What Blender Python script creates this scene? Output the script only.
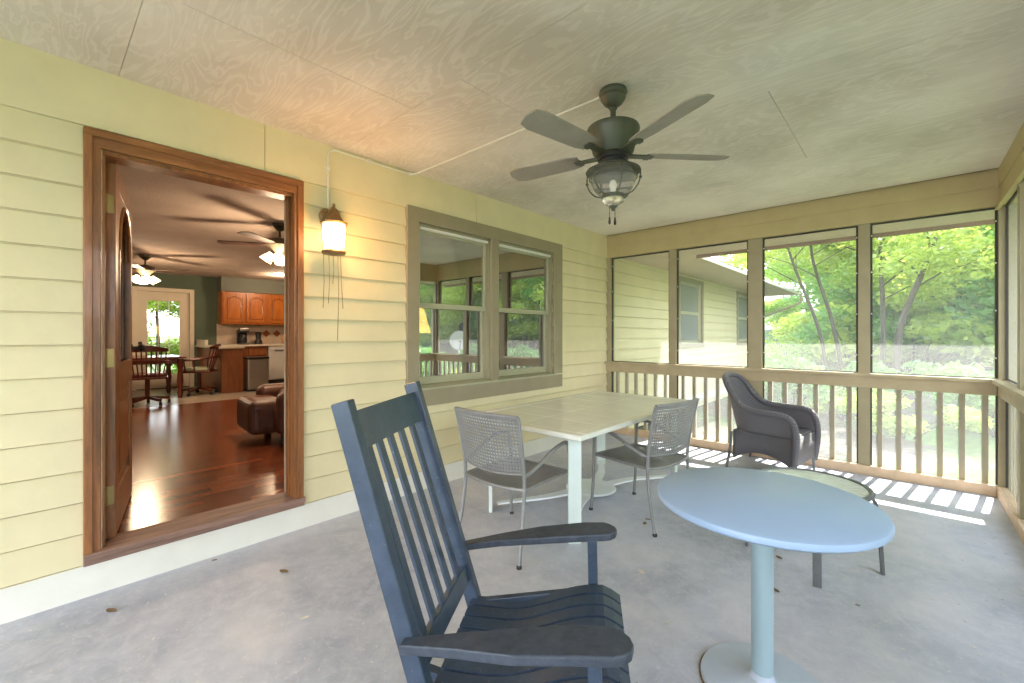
import bpy, bmesh, math, random
import numpy as np
from mathutils import Vector, Matrix
R = math.radians
PI = math.pi
C = bpy.context.scene.collection
SC = bpy.context.scene
for o in list(bpy.data.objects):
    bpy.data.objects.remove(o)

# ------------------------------------------------------------------ camera, sky, sun, exposure
cam_d = bpy.data.cameras.new('camera')
cam = bpy.data.objects.new('camera', cam_d)
C.objects.link(cam)
cam.location = (3.134, 0.0, 1.345)
cam.rotation_euler = (R(90), 0, R(42.34))
cam_d.sensor_width = 36
cam_d.lens = 36 * 434.6 / 1024
cam_d.shift_y = -6.5 / 1024
cam_d.clip_start = 0.05
cam_d.clip_end = 300
SC.camera = cam

world = bpy.data.worlds.new('sky')
SC.world = world
world.use_nodes = True
wn = world.node_tree
for n in list(wn.nodes):
    wn.nodes.remove(n)
wo = wn.nodes.new('ShaderNodeOutputWorld')
wb = wn.nodes.new('ShaderNodeBackground')
wt = wn.nodes.new('ShaderNodeTexCoord')
wsep = wn.nodes.new('ShaderNodeSeparateXYZ')
wr = wn.nodes.new('ShaderNodeValToRGB')
wr.color_ramp.elements[0].position = 0.0
wr.color_ramp.elements[0].color = (0.93, 0.955, 1.0, 1)
wr.color_ramp.elements[1].position = 0.8
wr.color_ramp.elements[1].color = (0.66, 0.79, 1.0, 1)
wn.links.new(wt.outputs['Generated'], wsep.inputs[0])
wn.links.new(wsep.outputs[2], wr.inputs[0])
wn.links.new(wr.outputs[0], wb.inputs[0])
wb.inputs[1].default_value = 1.7
wn.links.new(wb.outputs[0], wo.inputs[0])

sun_d = bpy.data.lights.new('sun', 'SUN')
sun = bpy.data.objects.new('sun', sun_d)
C.objects.link(sun)
EL = R(53.6)
sun_dir = Vector((-0.15 * math.cos(EL), -0.989 * math.cos(EL), -math.sin(EL)))
sun.rotation_euler = sun_dir.to_track_quat('-Z', 'Y').to_euler()
sun.location = (6, 20, 25)
sun_d.energy = 6.0
sun_d.angle = R(0.6)
sun_d.color = (1.0, 0.95, 0.86)

SC.view_settings.view_transform = 'Standard'
SC.view_settings.look = 'None'
SC.view_settings.gamma = 1
SC.view_settings.use_curve_mapping = False
SC.view_settings.exposure = 2.15
SC.cycles.max_bounces = 10
SC.cycles.diffuse_bounces = 6
SC.cycles.transparent_max_bounces = 16


# ------------------------------------------------------------------ helpers
class MB:
    """collects shapes; build() links them as ONE mesh object"""
    def __init__(s):
        s.b = bmesh.new()

    def face(s, vs):
        try:
            return s.b.faces.new(vs)
        except ValueError:
            return None

    def hexa(s, pts):
        v = [s.b.verts.new(p) for p in pts]
        for f in ((0, 3, 2, 1), (4, 5, 6, 7), (0, 1, 5, 4), (1, 2, 6, 5), (2, 3, 7, 6), (3, 0, 4, 7)):
            s.face([v[i] for i in f])
        return s

    def box(s, x0, x1, y0, y1, z0, z1):
        return s.hexa([(x0, y0, z0), (x1, y0, z0), (x1, y1, z0), (x0, y1, z0), (x0, y0, z1), (x1, y0, z1), (x1, y1, z1), (x0, y1, z1)])

    def bar(s, p0, p1, w, h, up=(0, 0, 1), w1=None, h1=None):
        p0 = Vector(p0); p1 = Vector(p1)
        d = (p1 - p0).normalized()
        up = Vector(up)
        sd = d.cross(up)
        if sd.length < 1e-4:
            sd = d.cross(Vector((1, 0, 0)))
        sd.normalize()
        u = sd.cross(d).normalized()
        w1 = w if w1 is None else w1
        h1 = h if h1 is None else h1
        pts = []
        for p, ww, hh in ((p0, w, h), (p1, w1, h1)):
            for a, b in ((-1, -1), (1, -1), (1, 1), (-1, 1)):
                pts.append(p + sd * a * ww / 2 + u * b * hh / 2)
        return s.hexa(pts)

    def tube(s, pts, r, n=10, cap=True, r1=None, closed=False, flat=1.0, up=(0, 0, 1)):
        P = [Vector(p) for p in pts]
        m = len(P)
        rings = []
        prev = None
        for i, p in enumerate(P):
            if closed:
                d = (P[(i + 1) % m] - P[i - 1]).normalized()
            else:
                d = (P[min(i + 1, m - 1)] - P[max(i - 1, 0)]).normalized()
            if prev is None:
                a = d.cross(Vector(up))
                if a.length < 1e-3:
                    a = d.cross(Vector((1, 0, 0)))
                a.normalize()
            else:
                a = (prev - d * prev.dot(d)).normalized()
            prev = a
            b = d.cross(a)
            if isinstance(r, (list, tuple)):
                rr = r[i]
            else:
                rr = r if r1 is None else r + (r1 - r) * i / (m - 1)
            rings.append([s.b.verts.new(p + a * rr * math.cos(2 * PI * k / n) + b * rr * flat * math.sin(2 * PI * k / n)) for k in range(n)])
        q = m if closed else m - 1
        for i in range(q):
            A = rings[i]; B = rings[(i + 1) % m]
            for k in range(n):
                s.face([A[k], A[(k + 1) % n], B[(k + 1) % n], B[k]])
        if cap and not closed:
            s.face(rings[0][::-1]); s.face(rings[-1])
        return s

    def cyl(s, p0, p1, r, r1=None, n=20):
        return s.tube([p0, p1], r, n, True, r1)

    def lathe(s, prof, c=(0, 0, 0), n=32, squash=1.0):
        """prof: (radius, z) from bottom or top; closes at radius 0"""
        rings = []
        for r, z in prof:
            if r < 1e-5:
                rings.append([s.b.verts.new((c[0], c[1], c[2] + z))])
            else:
                rings.append([s.b.verts.new((c[0] + r * math.cos(2 * PI * k / n), c[1] + r * squash * math.sin(2 * PI * k / n), c[2] + z)) for k in range(n)])
        for A, B in zip(rings, rings[1:]):
            for k in range(n):
                if len(A) == 1 and len(B) == 1:
                    continue
                if len(A) == 1:
                    s.face([A[0], B[k], B[(k + 1) % n]])
                elif len(B) == 1:
                    s.face([A[k], A[(k + 1) % n], B[0]])
                else:
                    s.face([A[k], A[(k + 1) % n], B[(k + 1) % n], B[k]])
        return s

    def prism(s, poly, ext, M=None):
        """poly: list of 3d points (planar) extruded by vector ext"""
        e = Vector(ext)
        A = [s.b.verts.new(Vector(p)) for p in poly]
        B = [s.b.verts.new(Vector(p) + e) for p in poly]
        n = len(A)
        s.face(A[::-1]); s.face(B)
        for k in range(n):
            s.face([A[k], A[(k + 1) % n], B[(k + 1) % n], B[k]])
        return s

    def grid(s, rows):
        V = [[s.b.verts.new(p) for p in r] for r in rows]
        for a, b in zip(V, V[1:]):
            for k in range(len(a) - 1):
                s.face([a[k], a[k + 1], b[k + 1], b[k]])
        return s

    def sphere(s, c, r, sx=1, sy=1, sz=1, n=14):
        prof = [(r * math.sin(PI * i / n), -r * math.cos(PI * i / n)) for i in range(n + 1)]
        i0 = len(s.b.verts)
        s.b.verts.ensure_lookup_table()
        s.lathe(prof, (0, 0, 0), n * 2)
        s.b.verts.ensure_lookup_table()
        for v in s.b.verts[i0:]:
            v.co = Vector((v.co.x * sx + c[0], v.co.y * sy + c[1], v.co.z * sz + c[2]))
        return s

    def xf(s, M):
        for v in s.b.verts:
            v.co = M @ v.co
        return s

    def build(s, name, m, parent=None, smooth=False, bevel=0, solid=0, seg=2, sub=0, angle=35):
        bmesh.ops.recalc_face_normals(s.b, faces=s.b.faces)
        me = bpy.data.meshes.new(name)
        s.b.to_mesh(me); s.b.free()
        me.materials.append(m)
        o = bpy.data.objects.new(name, me)
        C.objects.link(o)
        if smooth:
            for p in me.polygons:
                p.use_smooth = True
            try:
                me.set_sharp_from_angle(angle=R(angle))
            except Exception:
                pass
        if parent is not None:
            o.parent = parent
        if solid:
            md = o.modifiers.new('solid', 'SOLIDIFY'); md.thickness = solid; md.offset = 0
        if sub:
            md = o.modifiers.new('sub', 'SUBSURF'); md.levels = sub; md.render_levels = sub
        if bevel:
            md = o.modifiers.new('bevel', 'BEVEL'); md.width = bevel; md.segments = seg; md.limit_method = 'ANGLE'; md.angle_limit = R(40)
        return o


def tag(o, label=None, cat=None, group=None, kind=None):
    if label: o['label'] = label
    if cat: o['category'] = cat
    if group: o['group'] = group
    if kind: o['kind'] = kind
    return o


def empty(name, loc=(0, 0, 0), rz=0, label=None, cat=None, group=None, kind=None):
    o = bpy.data.objects.new(name, None)
    o.empty_display_size = 0.1
    C.objects.link(o)
    o.location = loc
    o.rotation_euler = (0, 0, rz)
    return tag(o, label, cat, group, kind)


def copy_tree(o, parent=None):
    c = o.copy()
    C.objects.link(c)
    if parent is not None:
        c.parent = parent
    for ch in [x for x in KIDS.get(o.name, [])]:
        copy_tree(ch, c)
    return c


KIDS = {}


def index_kids(root):
    """remember the children of a finished thing (by name) for copy_tree"""
    def rec(o):
        k = [c for c in bpy.data.objects if c.parent == o]
        KIDS[o.name] = k
        for c in k: rec(c)
    rec(root)


def arc(c, r, a0, a1, n, plane='xz'):
    out = []
    for i in range(n + 1):
        a = R(a0 + (a1 - a0) * i / n)
        u, v = r * math.cos(a), r * math.sin(a)
        out.append((c[0] + u, c[1], c[2] + v) if plane == 'xz' else ((c[0], c[1] + u, c[2] + v) if plane == 'yz' else (c[0] + u, c[1] + v, c[2])))
    return out


def smooth_path(pts, n=6):
    """Catmull-Rom through the points"""
    P = [Vector(p) for p in pts]
    P = [P[0] * 2 - P[1]] + P + [P[-1] * 2 - P[-2]]
    out = []
    for i in range(1, len(P) - 2):
        p0, p1, p2, p3 = P[i - 1:i + 3]
        for k in range(n):
            t = k / n
            out.append(0.5 * ((2 * p1) + (p2 - p0) * t + (2 * p0 - 5 * p1 + 4 * p2 - p3) * t * t + (3 * p1 - p0 - 3 * p2 + p3) * t ** 3))
    out.append(P[-2])
    return out


# ------------------------------------------------------------------ materials
class NT:
    def __init__(s, name):
        s.m = bpy.data.materials.new(name)
        s.m.use_nodes = True
        s.t = s.m.node_tree
        s.n = s.t.nodes
        s.p = s.n['Principled BSDF']
        s.out = s.n['Material Output']

    def node(s, typ, **kw):
        x = s.n.new(typ)
        for k, v in kw.items():
            if k in x.inputs:
                x.inputs[k].default_value = v
            else:
                setattr(x, k, v)
        return x

    def link(s, a, b):
        s.t.links.new(a, b)

    def coords(s, scale=(1, 1, 1), src='Object', rot=(0, 0, 0)):
        tc = s.node('ShaderNodeTexCoord')
        mp = s.node('ShaderNodeMapping')
        mp.inputs['Scale'].default_value = scale
        mp.inputs['Rotation'].default_value = rot
        s.link(tc.outputs[src], mp.inputs[0])
        return mp.outputs[0]

    def noise(s, vec, scale=5, detail=4, rough=0.5, dist=0):
        x = s.node('ShaderNodeTexNoise')
        x.inputs['Scale'].default_value = scale
        x.inputs['Detail'].default_value = detail
        x.inputs['Roughness'].default_value = rough
        x.inputs['Distortion'].default_value = dist
        s.link(vec, x.inputs['Vector'])
        return x.outputs[0]

    def ramp(s, fac, stops):
        r = s.node('ShaderNodeValToRGB')
        el = r.color_ramp.elements
        while len(el) > 1:
            el.remove(el[-1])
        for i, (p, c) in enumerate(stops):
            e = el[0] if i == 0 else el.new(p)
            e.position = p
            e.color = (*c, 1) if len(c) == 3 else c
        s.link(fac, r.inputs[0])
        return r.outputs[0]

    def mix(s, fac, a, b, mode='MIX'):
        x = s.node('ShaderNodeMix', data_type='RGBA', blend_type=mode)
        for sock, v in ((x.inputs[0], fac), (x.inputs[6], a), (x.inputs[7], b)):
            if isinstance(v, (int, float)):
                sock.default_value = v
            elif isinstance(v, tuple):
                sock.default_value = (*v, 1)
            else:
                s.link(v, sock)
        return x.outputs[2]

    def math(s, op, a, b=0.0):
        x = s.node('ShaderNodeMath', operation=op)
        for sock, v in ((x.inputs[0], a), (x.inputs[1], b)):
            if isinstance(v, (int, float)): sock.default_value = v
            else: s.link(v, sock)
        return x.outputs[0]

    def bump(s, h, strength=0.3, dist=0.01):
        b = s.node('ShaderNodeBump')
        b.inputs['Strength'].default_value = strength
        b.inputs['Distance'].default_value = dist
        s.link(h, b.inputs['Height'])
        s.link(b.outputs[0], s.p.inputs['Normal'])


def paint(name, col, rough=0.5, var=0.12, scale=6, metal=0, bump=0.0, spec=0.5, stretch=(1, 1, 1)):
    t = NT(name)
    v = t.coords(stretch)
    n = t.noise(v, scale, 5, 0.6)
    a = tuple(min(1, c * (1 - var)) for c in col)
    b = tuple(min(1, c * (1 + var)) for c in col)
    t.link(t.ramp(n, [(0.3, a), (0.7, b)]), t.p.inputs['Base Color'])
    t.p.inputs['Roughness'].default_value = rough
    t.p.inputs['Metallic'].default_value = metal
    t.p.inputs['Specular IOR Level'].default_value = spec
    if bump:
        t.bump(t.noise(v, scale * 12, 3), bump, 0.004)
    return t.m


def wood(name, dark, light, rough=0.35, axis=2, scale=3.0, bump=0.1, coat=0.0):
    t = NT(name)
    sc = [9.0, 9.0, 9.0]
    sc[axis] = 0.8
    v = t.coords(tuple(sc))
    n = t.noise(v, scale, 6, 0.65, 0.6)
    n2 = t.noise(v, scale * 6, 2, 0.5)
    f = t.math('ADD', t.math('MULTIPLY', n, 0.8), t.math('MULTIPLY', n2, 0.2))
    t.link(t.ramp(f, [(0.32, dark), (0.66, light)]), t.p.inputs['Base Color'])
    t.p.inputs['Roughness'].default_value = rough
    t.p.inputs['Coat Weight'].default_value = coat
    if bump: t.bump(f, bump, 0.003)
    return t.m


def emis(name, col, st):
    t = NT(name)
    t.p.inputs['Base Color'].default_value = (*col, 1)
    t.p.inputs['Emission Color'].default_value = (*col, 1)
    t.p.inputs['Emission Strength'].default_value = st
    return t.m


M = {}
M['siding'] = paint('siding_paint', (0.71, 0.625, 0.385), 0.55, 0.05, 3, bump=0.15)
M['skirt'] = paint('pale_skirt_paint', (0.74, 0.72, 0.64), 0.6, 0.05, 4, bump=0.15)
M['beam'] = paint('beam_paint', (0.49, 0.395, 0.20), 0.55, 0.07, 4, bump=0.12)
M['post'] = paint('post_paint', (0.33, 0.28, 0.165), 0.55, 0.08, 6, bump=0.1)
M['rail'] = paint('rail_paint', (0.40, 0.325, 0.19), 0.55, 0.08, 6, bump=0.12)
M['bladewood'] = paint('dark_blade_wood', (0.05, 0.022, 0.014), 0.6)
M['kick'] = paint('kick_paint', (0.62, 0.46, 0.30), 0.6, 0.12, 9, bump=0.15)
M['casing'] = paint('window_casing_paint', (0.30, 0.255, 0.165), 0.5, 0.06, 5)
M['sash'] = paint('sash_paint', (0.40, 0.39, 0.26), 0.4, 0.06, 5)
M['track'] = paint('sash_track', (0.30, 0.285, 0.18), 0.4, 0.05, 5)
M['spline'] = paint('screen_spline', (0.05, 0.045, 0.035), 0.6, 0.1, 8)
M['door_wood'] = wood('stained_oak_v', (0.10, 0.036, 0.010), (0.36, 0.140, 0.042), 0.34, 2, 2.5, coat=0.25)
M['door_wood_h'] = wood('stained_oak_h', (0.10, 0.036, 0.010), (0.36, 0.140, 0.042), 0.34, 1, 2.5, coat=0.25)
M['door_weather'] = wood('weathered_oak', (0.13, 0.075, 0.055), (0.34, 0.20, 0.15), 0.6, 1, 2.5)
M['brass'] = paint('brass', (0.30, 0.22, 0.09), 0.4, 0.1, 20, metal=1)
M['bronze'] = paint('bronze_metal', (0.10, 0.085, 0.055), 0.4, 0.2, 14, metal=0.35)
M['fanmetal'] = paint('fan_housing', (0.085, 0.09, 0.062), 0.42, 0.15, 8, metal=0.2)
M['blade'] = paint('fan_blade_paint', (0.30, 0.27, 0.22), 0.55, 0.12, 6)
M['lamp_brass'] = paint('aged_lantern_metal', (0.22, 0.13, 0.05), 0.45, 0.3, 25, metal=0.5)
M['cable'] = paint('white_cable', (0.72, 0.70, 0.62), 0.5, 0.05)
M['table'] = paint('pale_sage_paint', (0.74, 0.75, 0.67), 0.24, 0.06, 2.5, bump=0.08)
M['table_leg'] = paint('table_leg_paint', (0.66, 0.74, 0.70), 0.4, 0.05, 5)
M['white_metal'] = paint('white_metal', (0.78, 0.82, 0.84), 0.45, 0.04)
M['chair_metal'] = paint('grey_chair_metal', (0.25, 0.25, 0.245), 0.42, 0.1, 10, metal=0.25)
M['bistro'] = paint('blue_grey_tabletop', (0.33, 0.45, 0.64), 0.38, 0.04, 2.5)
M['bistro_leg'] = paint('blue_grey_metal', (0.31, 0.42, 0.46), 0.4, 0.05, 3)
M['bistro_base'] = paint('pale_base', (0.46, 0.52, 0.60), 0.5, 0.06, 4)
M['dark_leg'] = paint('dark_table_leg', (0.13, 0.14, 0.145), 0.5, 0.08, 8)
M['white'] = paint('white_paint', (0.80, 0.78, 0.72), 0.5, 0.03)
M['cream_door'] = paint('cream_door', (0.62, 0.55, 0.43), 0.45, 0.03)
M['green_wall'] = paint('green_wall', (0.075, 0.105, 0.07), 0.7, 0.06, 2)
M['tan_wall'] = paint('tan_wall', (0.38, 0.30, 0.22), 0.8, 0.05, 2)
M['soffit_grey'] = paint('soffit_greygreen', (0.13, 0.135, 0.105), 0.7, 0.05)
M['black'] = paint('black_plastic', (0.02, 0.02, 0.02), 0.35, 0.1)
M['rubber'] = paint('rubber', (0.03, 0.03, 0.03), 0.7, 0.1)
M['steel'] = paint('stainless_steel', (0.45, 0.42, 0.38), 0.35, 0.06, 5, metal=0.8)
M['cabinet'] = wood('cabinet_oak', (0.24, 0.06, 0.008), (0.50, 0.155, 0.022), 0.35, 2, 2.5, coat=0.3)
M['cabinet_dark'] = wood('cabinet_dark_oak', (0.16, 0.05, 0.015), (0.30, 0.10, 0.03), 0.4, 2, 2.5)  # darker oak for base cabinets, peninsula and accent tiles
M['cherry'] = wood('dark_cherry', (0.06, 0.012, 0.006), (0.17, 0.035, 0.016), 0.3, 2, 2.5, coat=0.3)
M['leather'] = paint('brown_leather', (0.10, 0.034, 0.015), 0.45, 0.3, 9, bump=0.3)
M['counter'] = paint('laminate_counter', (0.62, 0.56, 0.45), 0.35, 0.05, 30)
M['cushion'] = paint('sage_cushion', (0.34, 0.36, 0.24), 0.8, 0.1, 8)
M['terracotta'] = paint('terracotta_jar', (0.55, 0.27, 0.14), 0.6, 0.08, 8)
M['applwhite'] = paint('appliance_white', (0.62, 0.60, 0.56), 0.35, 0.03)
M['roof'] = paint('roof_shingle', (0.16, 0.14, 0.12), 0.9, 0.2, 8)
M['soffit'] = paint('soffit_board', (0.60, 0.465, 0.38), 0.7, 0.06, 3)
M['fascia'] = paint('fascia', (0.80, 0.77, 0.72), 0.6, 0.04)
M['drip'] = paint('brown_drip_edge', (0.30, 0.17, 0.12), 0.6, 0.1)
M['shutter_glass'] = paint('grey_window_screen', (0.22, 0.23, 0.23), 0.25, 0.08, 3)
M['tweed'] = paint('dry_leaf', (0.20, 0.13, 0.07), 0.9, 0.4, 30)
M['white_bit'] = paint('pale_seed_bit', (0.62, 0.58, 0.50), 0.9, 0.2, 30)
M['dish'] = paint('satellite_grey', (0.75, 0.77, 0.80), 0.45, 0.03)
M['shade_yellow'] = emis('yellow_lamp_shade', (1.0, 0.60, 0.13), 1.3)
M['strand'] = paint('rusty_strand', (0.30, 0.20, 0.10), 0.7, 0.2, 20)

# painted dark blue rocking chair, worn edges
t = NT('navy_chair_paint')
v = t.coords((1, 1, 1))
n = t.noise(v, 14, 6, 0.7)
n2 = t.noise(v, 90, 3, 0.6)
c1 = t.ramp(n, [(0.3, (0.022, 0.038, 0.064)), (0.7, (0.048, 0.070, 0.112))])
c2 = t.mix(t.ramp(n2, [(0.66, (0, 0, 0)), (0.74, (0.35, 0.35, 0.35))]), c1, (0.30, 0.36, 0.40))
t.link(c2, t.p.inputs['Base Color'])
t.p.inputs['Roughness'].default_value = 0.36
t.p.inputs['Coat Weight'].default_value = 0.25
t.p.inputs['Coat Roughness'].default_value = 0.25
t.bump(t.noise(v, 40, 4), 0.15, 0.002)
M['navy'] = t.m
t = NT('navy_arm_top_paint')
v = t.coords((1, 1, 1))
c1 = t.ramp(t.noise(v, 30, 6, 0.7), [(0.3, (0.022, 0.030, 0.045)), (0.7, (0.060, 0.072, 0.098))])
t.link(c1, t.p.inputs['Base Color'])
t.p.inputs['Roughness'].default_value = 0.5
t.bump(t.noise(v, 60, 4), 0.3, 0.002)
M['navy_arm'] = t.m

# porch ceiling: rotary-cut plywood, whitewashed, bold cathedral grain along X
t = NT('whitewashed_plywood')
tc = t.node('ShaderNodeTexCoord')
geo = t.node('ShaderNodeNewGeometry')
sc = t.node('ShaderNodeVectorMath', operation='MULTIPLY')
sc.inputs[1].default_value = (0.75, 3.2, 1)
t.link(tc.outputs['Object'], sc.inputs[0])
ri = t.math('MULTIPLY', geo.outputs['Random Per Island'], 37.0)
ad = t.node('ShaderNodeVectorMath', operation='ADD')
cb = t.node('ShaderNodeCombineXYZ')
t.link(ri, cb.inputs[0]); t.link(ri, cb.inputs[1])
t.link(sc.outputs[0], ad.inputs[0]); t.link(cb.outputs[0], ad.inputs[1])
n1 = t.noise(ad.outputs[0], 1.5, 4.0, 0.5, 0.9)
fr = t.math('SINE', t.math('MULTIPLY', n1, 82.0))
g1 = t.ramp(fr, [(0.0, (0, 0, 0)), (0.95, (1, 1, 1))])
fine = t.noise(t.coords((3, 60, 3)), 2, 4, 0.6)
blotch = t.noise(t.coords((1, 1, 1)), 0.9, 4, 0.55)
base = t.ramp(blotch, [(0.32, (0.54, 0.49, 0.405)), (0.66, (0.82, 0.76, 0.665))])
lined = t.mix(t.math('MULTIPLY', g1, t.math('MULTIPLY', blotch, 0.72)), base, (0.88, 0.84, 0.76))
lined = t.mix(t.math('MULTIPLY', fine, 0.25), lined, (0.50, 0.45, 0.36))
t.link(lined, t.p.inputs['Base Color'])
t.p.inputs['Roughness'].default_value = 0.75
t.bump(g1, 0.15, 0.003)
M['ply'] = t.m

# concrete slab
t = NT('concrete_slab')
v = t.coords((1, 1, 1))
a = t.noise(v, 1.1, 6, 0.62, 0.4)
b = t.noise(v, 9, 8, 0.78, 0.5)
c = t.noise(v, 38, 4, 0.7)
m1 = t.ramp(a, [(0.33, (0.33, 0.35, 0.42)), (0.50, (0.46, 0.475, 0.54)), (0.66, (0.59, 0.575, 0.61))])
m2 = t.mix(t.ramp(b, [(0.42, (0, 0, 0)), (0.66, (0.55, 0.55, 0.55))]), m1, (0.64, 0.64, 0.68))
m3 = t.mix(t.ramp(c, [(0.58, (0, 0, 0)), (0.68, (0.5, 0.5, 0.5))]), m2, (0.68, 0.67, 0.66))
t.link(m3, t.p.inputs['Base Color'])
t.p.inputs['Roughness'].default_value = 0.62
t.bump(t.math('ADD', b, t.math('MULTIPLY', c, 0.4)), 0.25, 0.006)
M['concrete'] = t.m

# interior hardwood: planks run along Y
t = NT('cherry_hardwood_floor')
tc = t.node('ShaderNodeTexCoord'); sx = t.node('ShaderNodeSeparateXYZ')
t.link(tc.outputs['Object'], sx.inputs[0])
r_ = t.math('DIVIDE', sx.outputs[0], 0.083)
row = t.math('FLOOR', r_); fr_ = t.math('FRACT', r_)
seg_ = t.math('FLOOR', t.math('ADD', t.math('DIVIDE', sx.outputs[1], 0.9), t.math('MULTIPLY', row, 0.37)))
cb_ = t.node('ShaderNodeCombineXYZ'); t.link(row, cb_.inputs[0]); t.link(seg_, cb_.inputs[1])
wn_ = t.node('ShaderNodeTexWhiteNoise'); t.link(cb_.outputs[0], wn_.inputs[0])
pc = t.ramp(wn_.outputs[0], [(0.0, (0.12, 0.027, 0.009)), (1.0, (0.34, 0.088, 0.026))])
gr = t.noise(t.coords((14, 1.2, 1)), 3, 5, 0.6)
pc = t.mix(t.math('MULTIPLY', gr, 0.45), pc, (0.13, 0.032, 0.012))
pc = t.mix(t.math('LESS_THAN', fr_, 0.06), pc, (0.03, 0.008, 0.004))
t.link(pc, t.p.inputs['Base Color'])
t.p.inputs['Roughness'].default_value = 0.21
t.p.inputs['Specular IOR Level'].default_value = 0.6
t.bump(gr, 0.06, 0.003)
M['hardwood'] = t.m

t = NT('kitchen_tile_floor')
v = t.coords((1, 1, 1))
br = t.node('ShaderNodeTexBrick')
br.offset = 0
br.inputs['Scale'].default_value = 1
br.inputs['Brick Width'].default_value = 0.33
br.inputs['Row Height'].default_value = 0.33
br.inputs['Mortar Size'].default_value = 0.006
br.inputs['Color1'].default_value = (0.40, 0.33, 0.25, 1)
br.inputs['Color2'].default_value = (0.34, 0.28, 0.22, 1)
br.inputs['Mortar'].default_value = (0.22, 0.18, 0.14, 1)
t.link(v, br.inputs['Vector'])
t.link(br.outputs[0], t.p.inputs['Base Color'])
t.p.inputs['Roughness'].default_value = 0.3
M['tile'] = t.m

t = NT('backsplash_tile')
v = t.coords((1, 1, 1), rot=(R(45), 0, 0))
ck = t.node('ShaderNodeTexChecker')
ck.inputs['Scale'].default_value = 5.2
ck.inputs['Color1'].default_value = (0.52, 0.42, 0.32, 1)
ck.inputs['Color2'].default_value = (0.47, 0.38, 0.30, 1)
t.link(v, ck.inputs['Vector'])
t.link(ck.outputs[0], t.p.inputs['Base Color'])
t.p.inputs['Roughness'].default_value = 0.4
M['splash'] = t.m

t = NT('textured_interior_ceiling')
v = t.coords((1, 1, 1))
t.link(t.ramp(t.noise(v, 2.0, 4), [(0.3, (0.40, 0.31, 0.25)), (0.7, (0.50, 0.40, 0.33))]), t.p.inputs['Base Color'])
t.p.inputs['Roughness'].default_value = 0.9
t.bump(t.noise(v, 60, 3), 0.4, 0.01)
M['int_ceiling'] = t.m

# insect screen: fine mesh, part see-through, scatters sunlight
t = NT('insect_screen')
tr = t.node('ShaderNodeBsdfTransparent')
df = t.node('ShaderNodeBsdfDiffuse')
df.inputs[0].default_value = (0.72, 0.73, 0.76, 1)
tl = t.node('ShaderNodeBsdfTranslucent')
tl.inputs[0].default_value = (0.72, 0.73, 0.76, 1)
ms = t.node('ShaderNodeMixShader'); ms.inputs[0].default_value = 0.5
t.link(df.outputs[0], ms.inputs[1]); t.link(tl.outputs[0], ms.inputs[2])
m2 = t.node('ShaderNodeMixShader'); m2.inputs[0].default_value = 0.125
t.link(tr.outputs[0], m2.inputs[1]); t.link(ms.outputs[0], m2.inputs[2])
t.link(m2.outputs[0], t.out.inputs[0])
M['screen'] = t.m


def glassmat(name, refl=0.12, tint=(0.95, 0.97, 0.96), rough=0.0):
    t = NT(name)
    tr = t.node('ShaderNodeBsdfTransparent'); tr.inputs[0].default_value = (*tint, 1)
    gl = t.node('ShaderNodeBsdfGlossy'); gl.inputs['Roughness'].default_value = rough
    fr = t.node('ShaderNodeFresnel'); fr.inputs[0].default_value = 1.5
    f = t.math('ADD', fr.outputs[0], refl)
    mx = t.node('ShaderNodeMixShader')
    t.link(f, mx.inputs[0]); t.link(tr.outputs[0], mx.inputs[1]); t.link(gl.outputs[0], mx.inputs[2])
    t.link(mx.outputs[0], t.out.inputs[0])
    return t.m


M['pane'] = glassmat('window_pane', 0.50, (0.85, 0.86, 0.84))
M['glass'] = glassmat('clear_glass', 0.06)
M['door_glass'] = glassmat('door_glass', 0.12, (0.75, 0.78, 0.70), 0.05)

# obscure (pebbled) glass of the low table
t = NT('pebbled_glass')
t.p.inputs['Base Color'].default_value = (0.92, 0.97, 0.93, 1)
t.p.inputs['Roughness'].default_value = 0.2
t.p.inputs['Transmission Weight'].default_value = 0.45
t.bump(t.noise(t.coords((1, 1, 1)), 45, 2), 0.6, 0.01)
M['pebble'] = t.m

# seeded lantern glass
t = NT('seeded_lamp_glass')
t.p.inputs['Base Color'].default_value = (1, 0.98, 0.93, 1)
t.p.inputs['Roughness'].default_value = 0.08
t.p.inputs['Transmission Weight'].default_value = 0.9
t.p.inputs['IOR'].default_value = 1.15
M['seeded'] = t.m
M['lit_glass'] = emis('lit_lantern_glass', (1.0, 0.76, 0.42), 1.1)
M['lit_shade'] = emis('lit_fan_shade', (1.0, 0.80, 0.52), 1.3)
M['lit_can'] = emis('lit_recessed_lamp', (1.0, 0.86, 0.66), 2.6)

# wicker weave
t = NT('charcoal_wicker')
v = t.coords((1, 1, 1))
w1 = t.node('ShaderNodeTexWave', wave_type='BANDS', bands_direction='Z'); w1.inputs['Scale'].default_value = 52; w1.inputs['Distortion'].default_value = 1.0
w2 = t.node('ShaderNodeTexWave', wave_type='BANDS', bands_direction='DIAGONAL'); w2.inputs['Scale'].default_value = 36; w2.inputs['Distortion'].default_value = 1.0
t.link(v, w1.inputs[0]); t.link(v, w2.inputs[0])
h = t.math('MULTIPLY', w1.outputs[1], w2.outputs[1])
t.link(t.ramp(h, [(0.0, (0.085, 0.080, 0.088)), (0.8, (0.24, 0.23, 0.255))]), t.p.inputs['Base Color'])
t.p.inputs['Roughness'].default_value = 0.5
t.bump(h, 0.6, 0.006)
M['wicker'] = t.m

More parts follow.
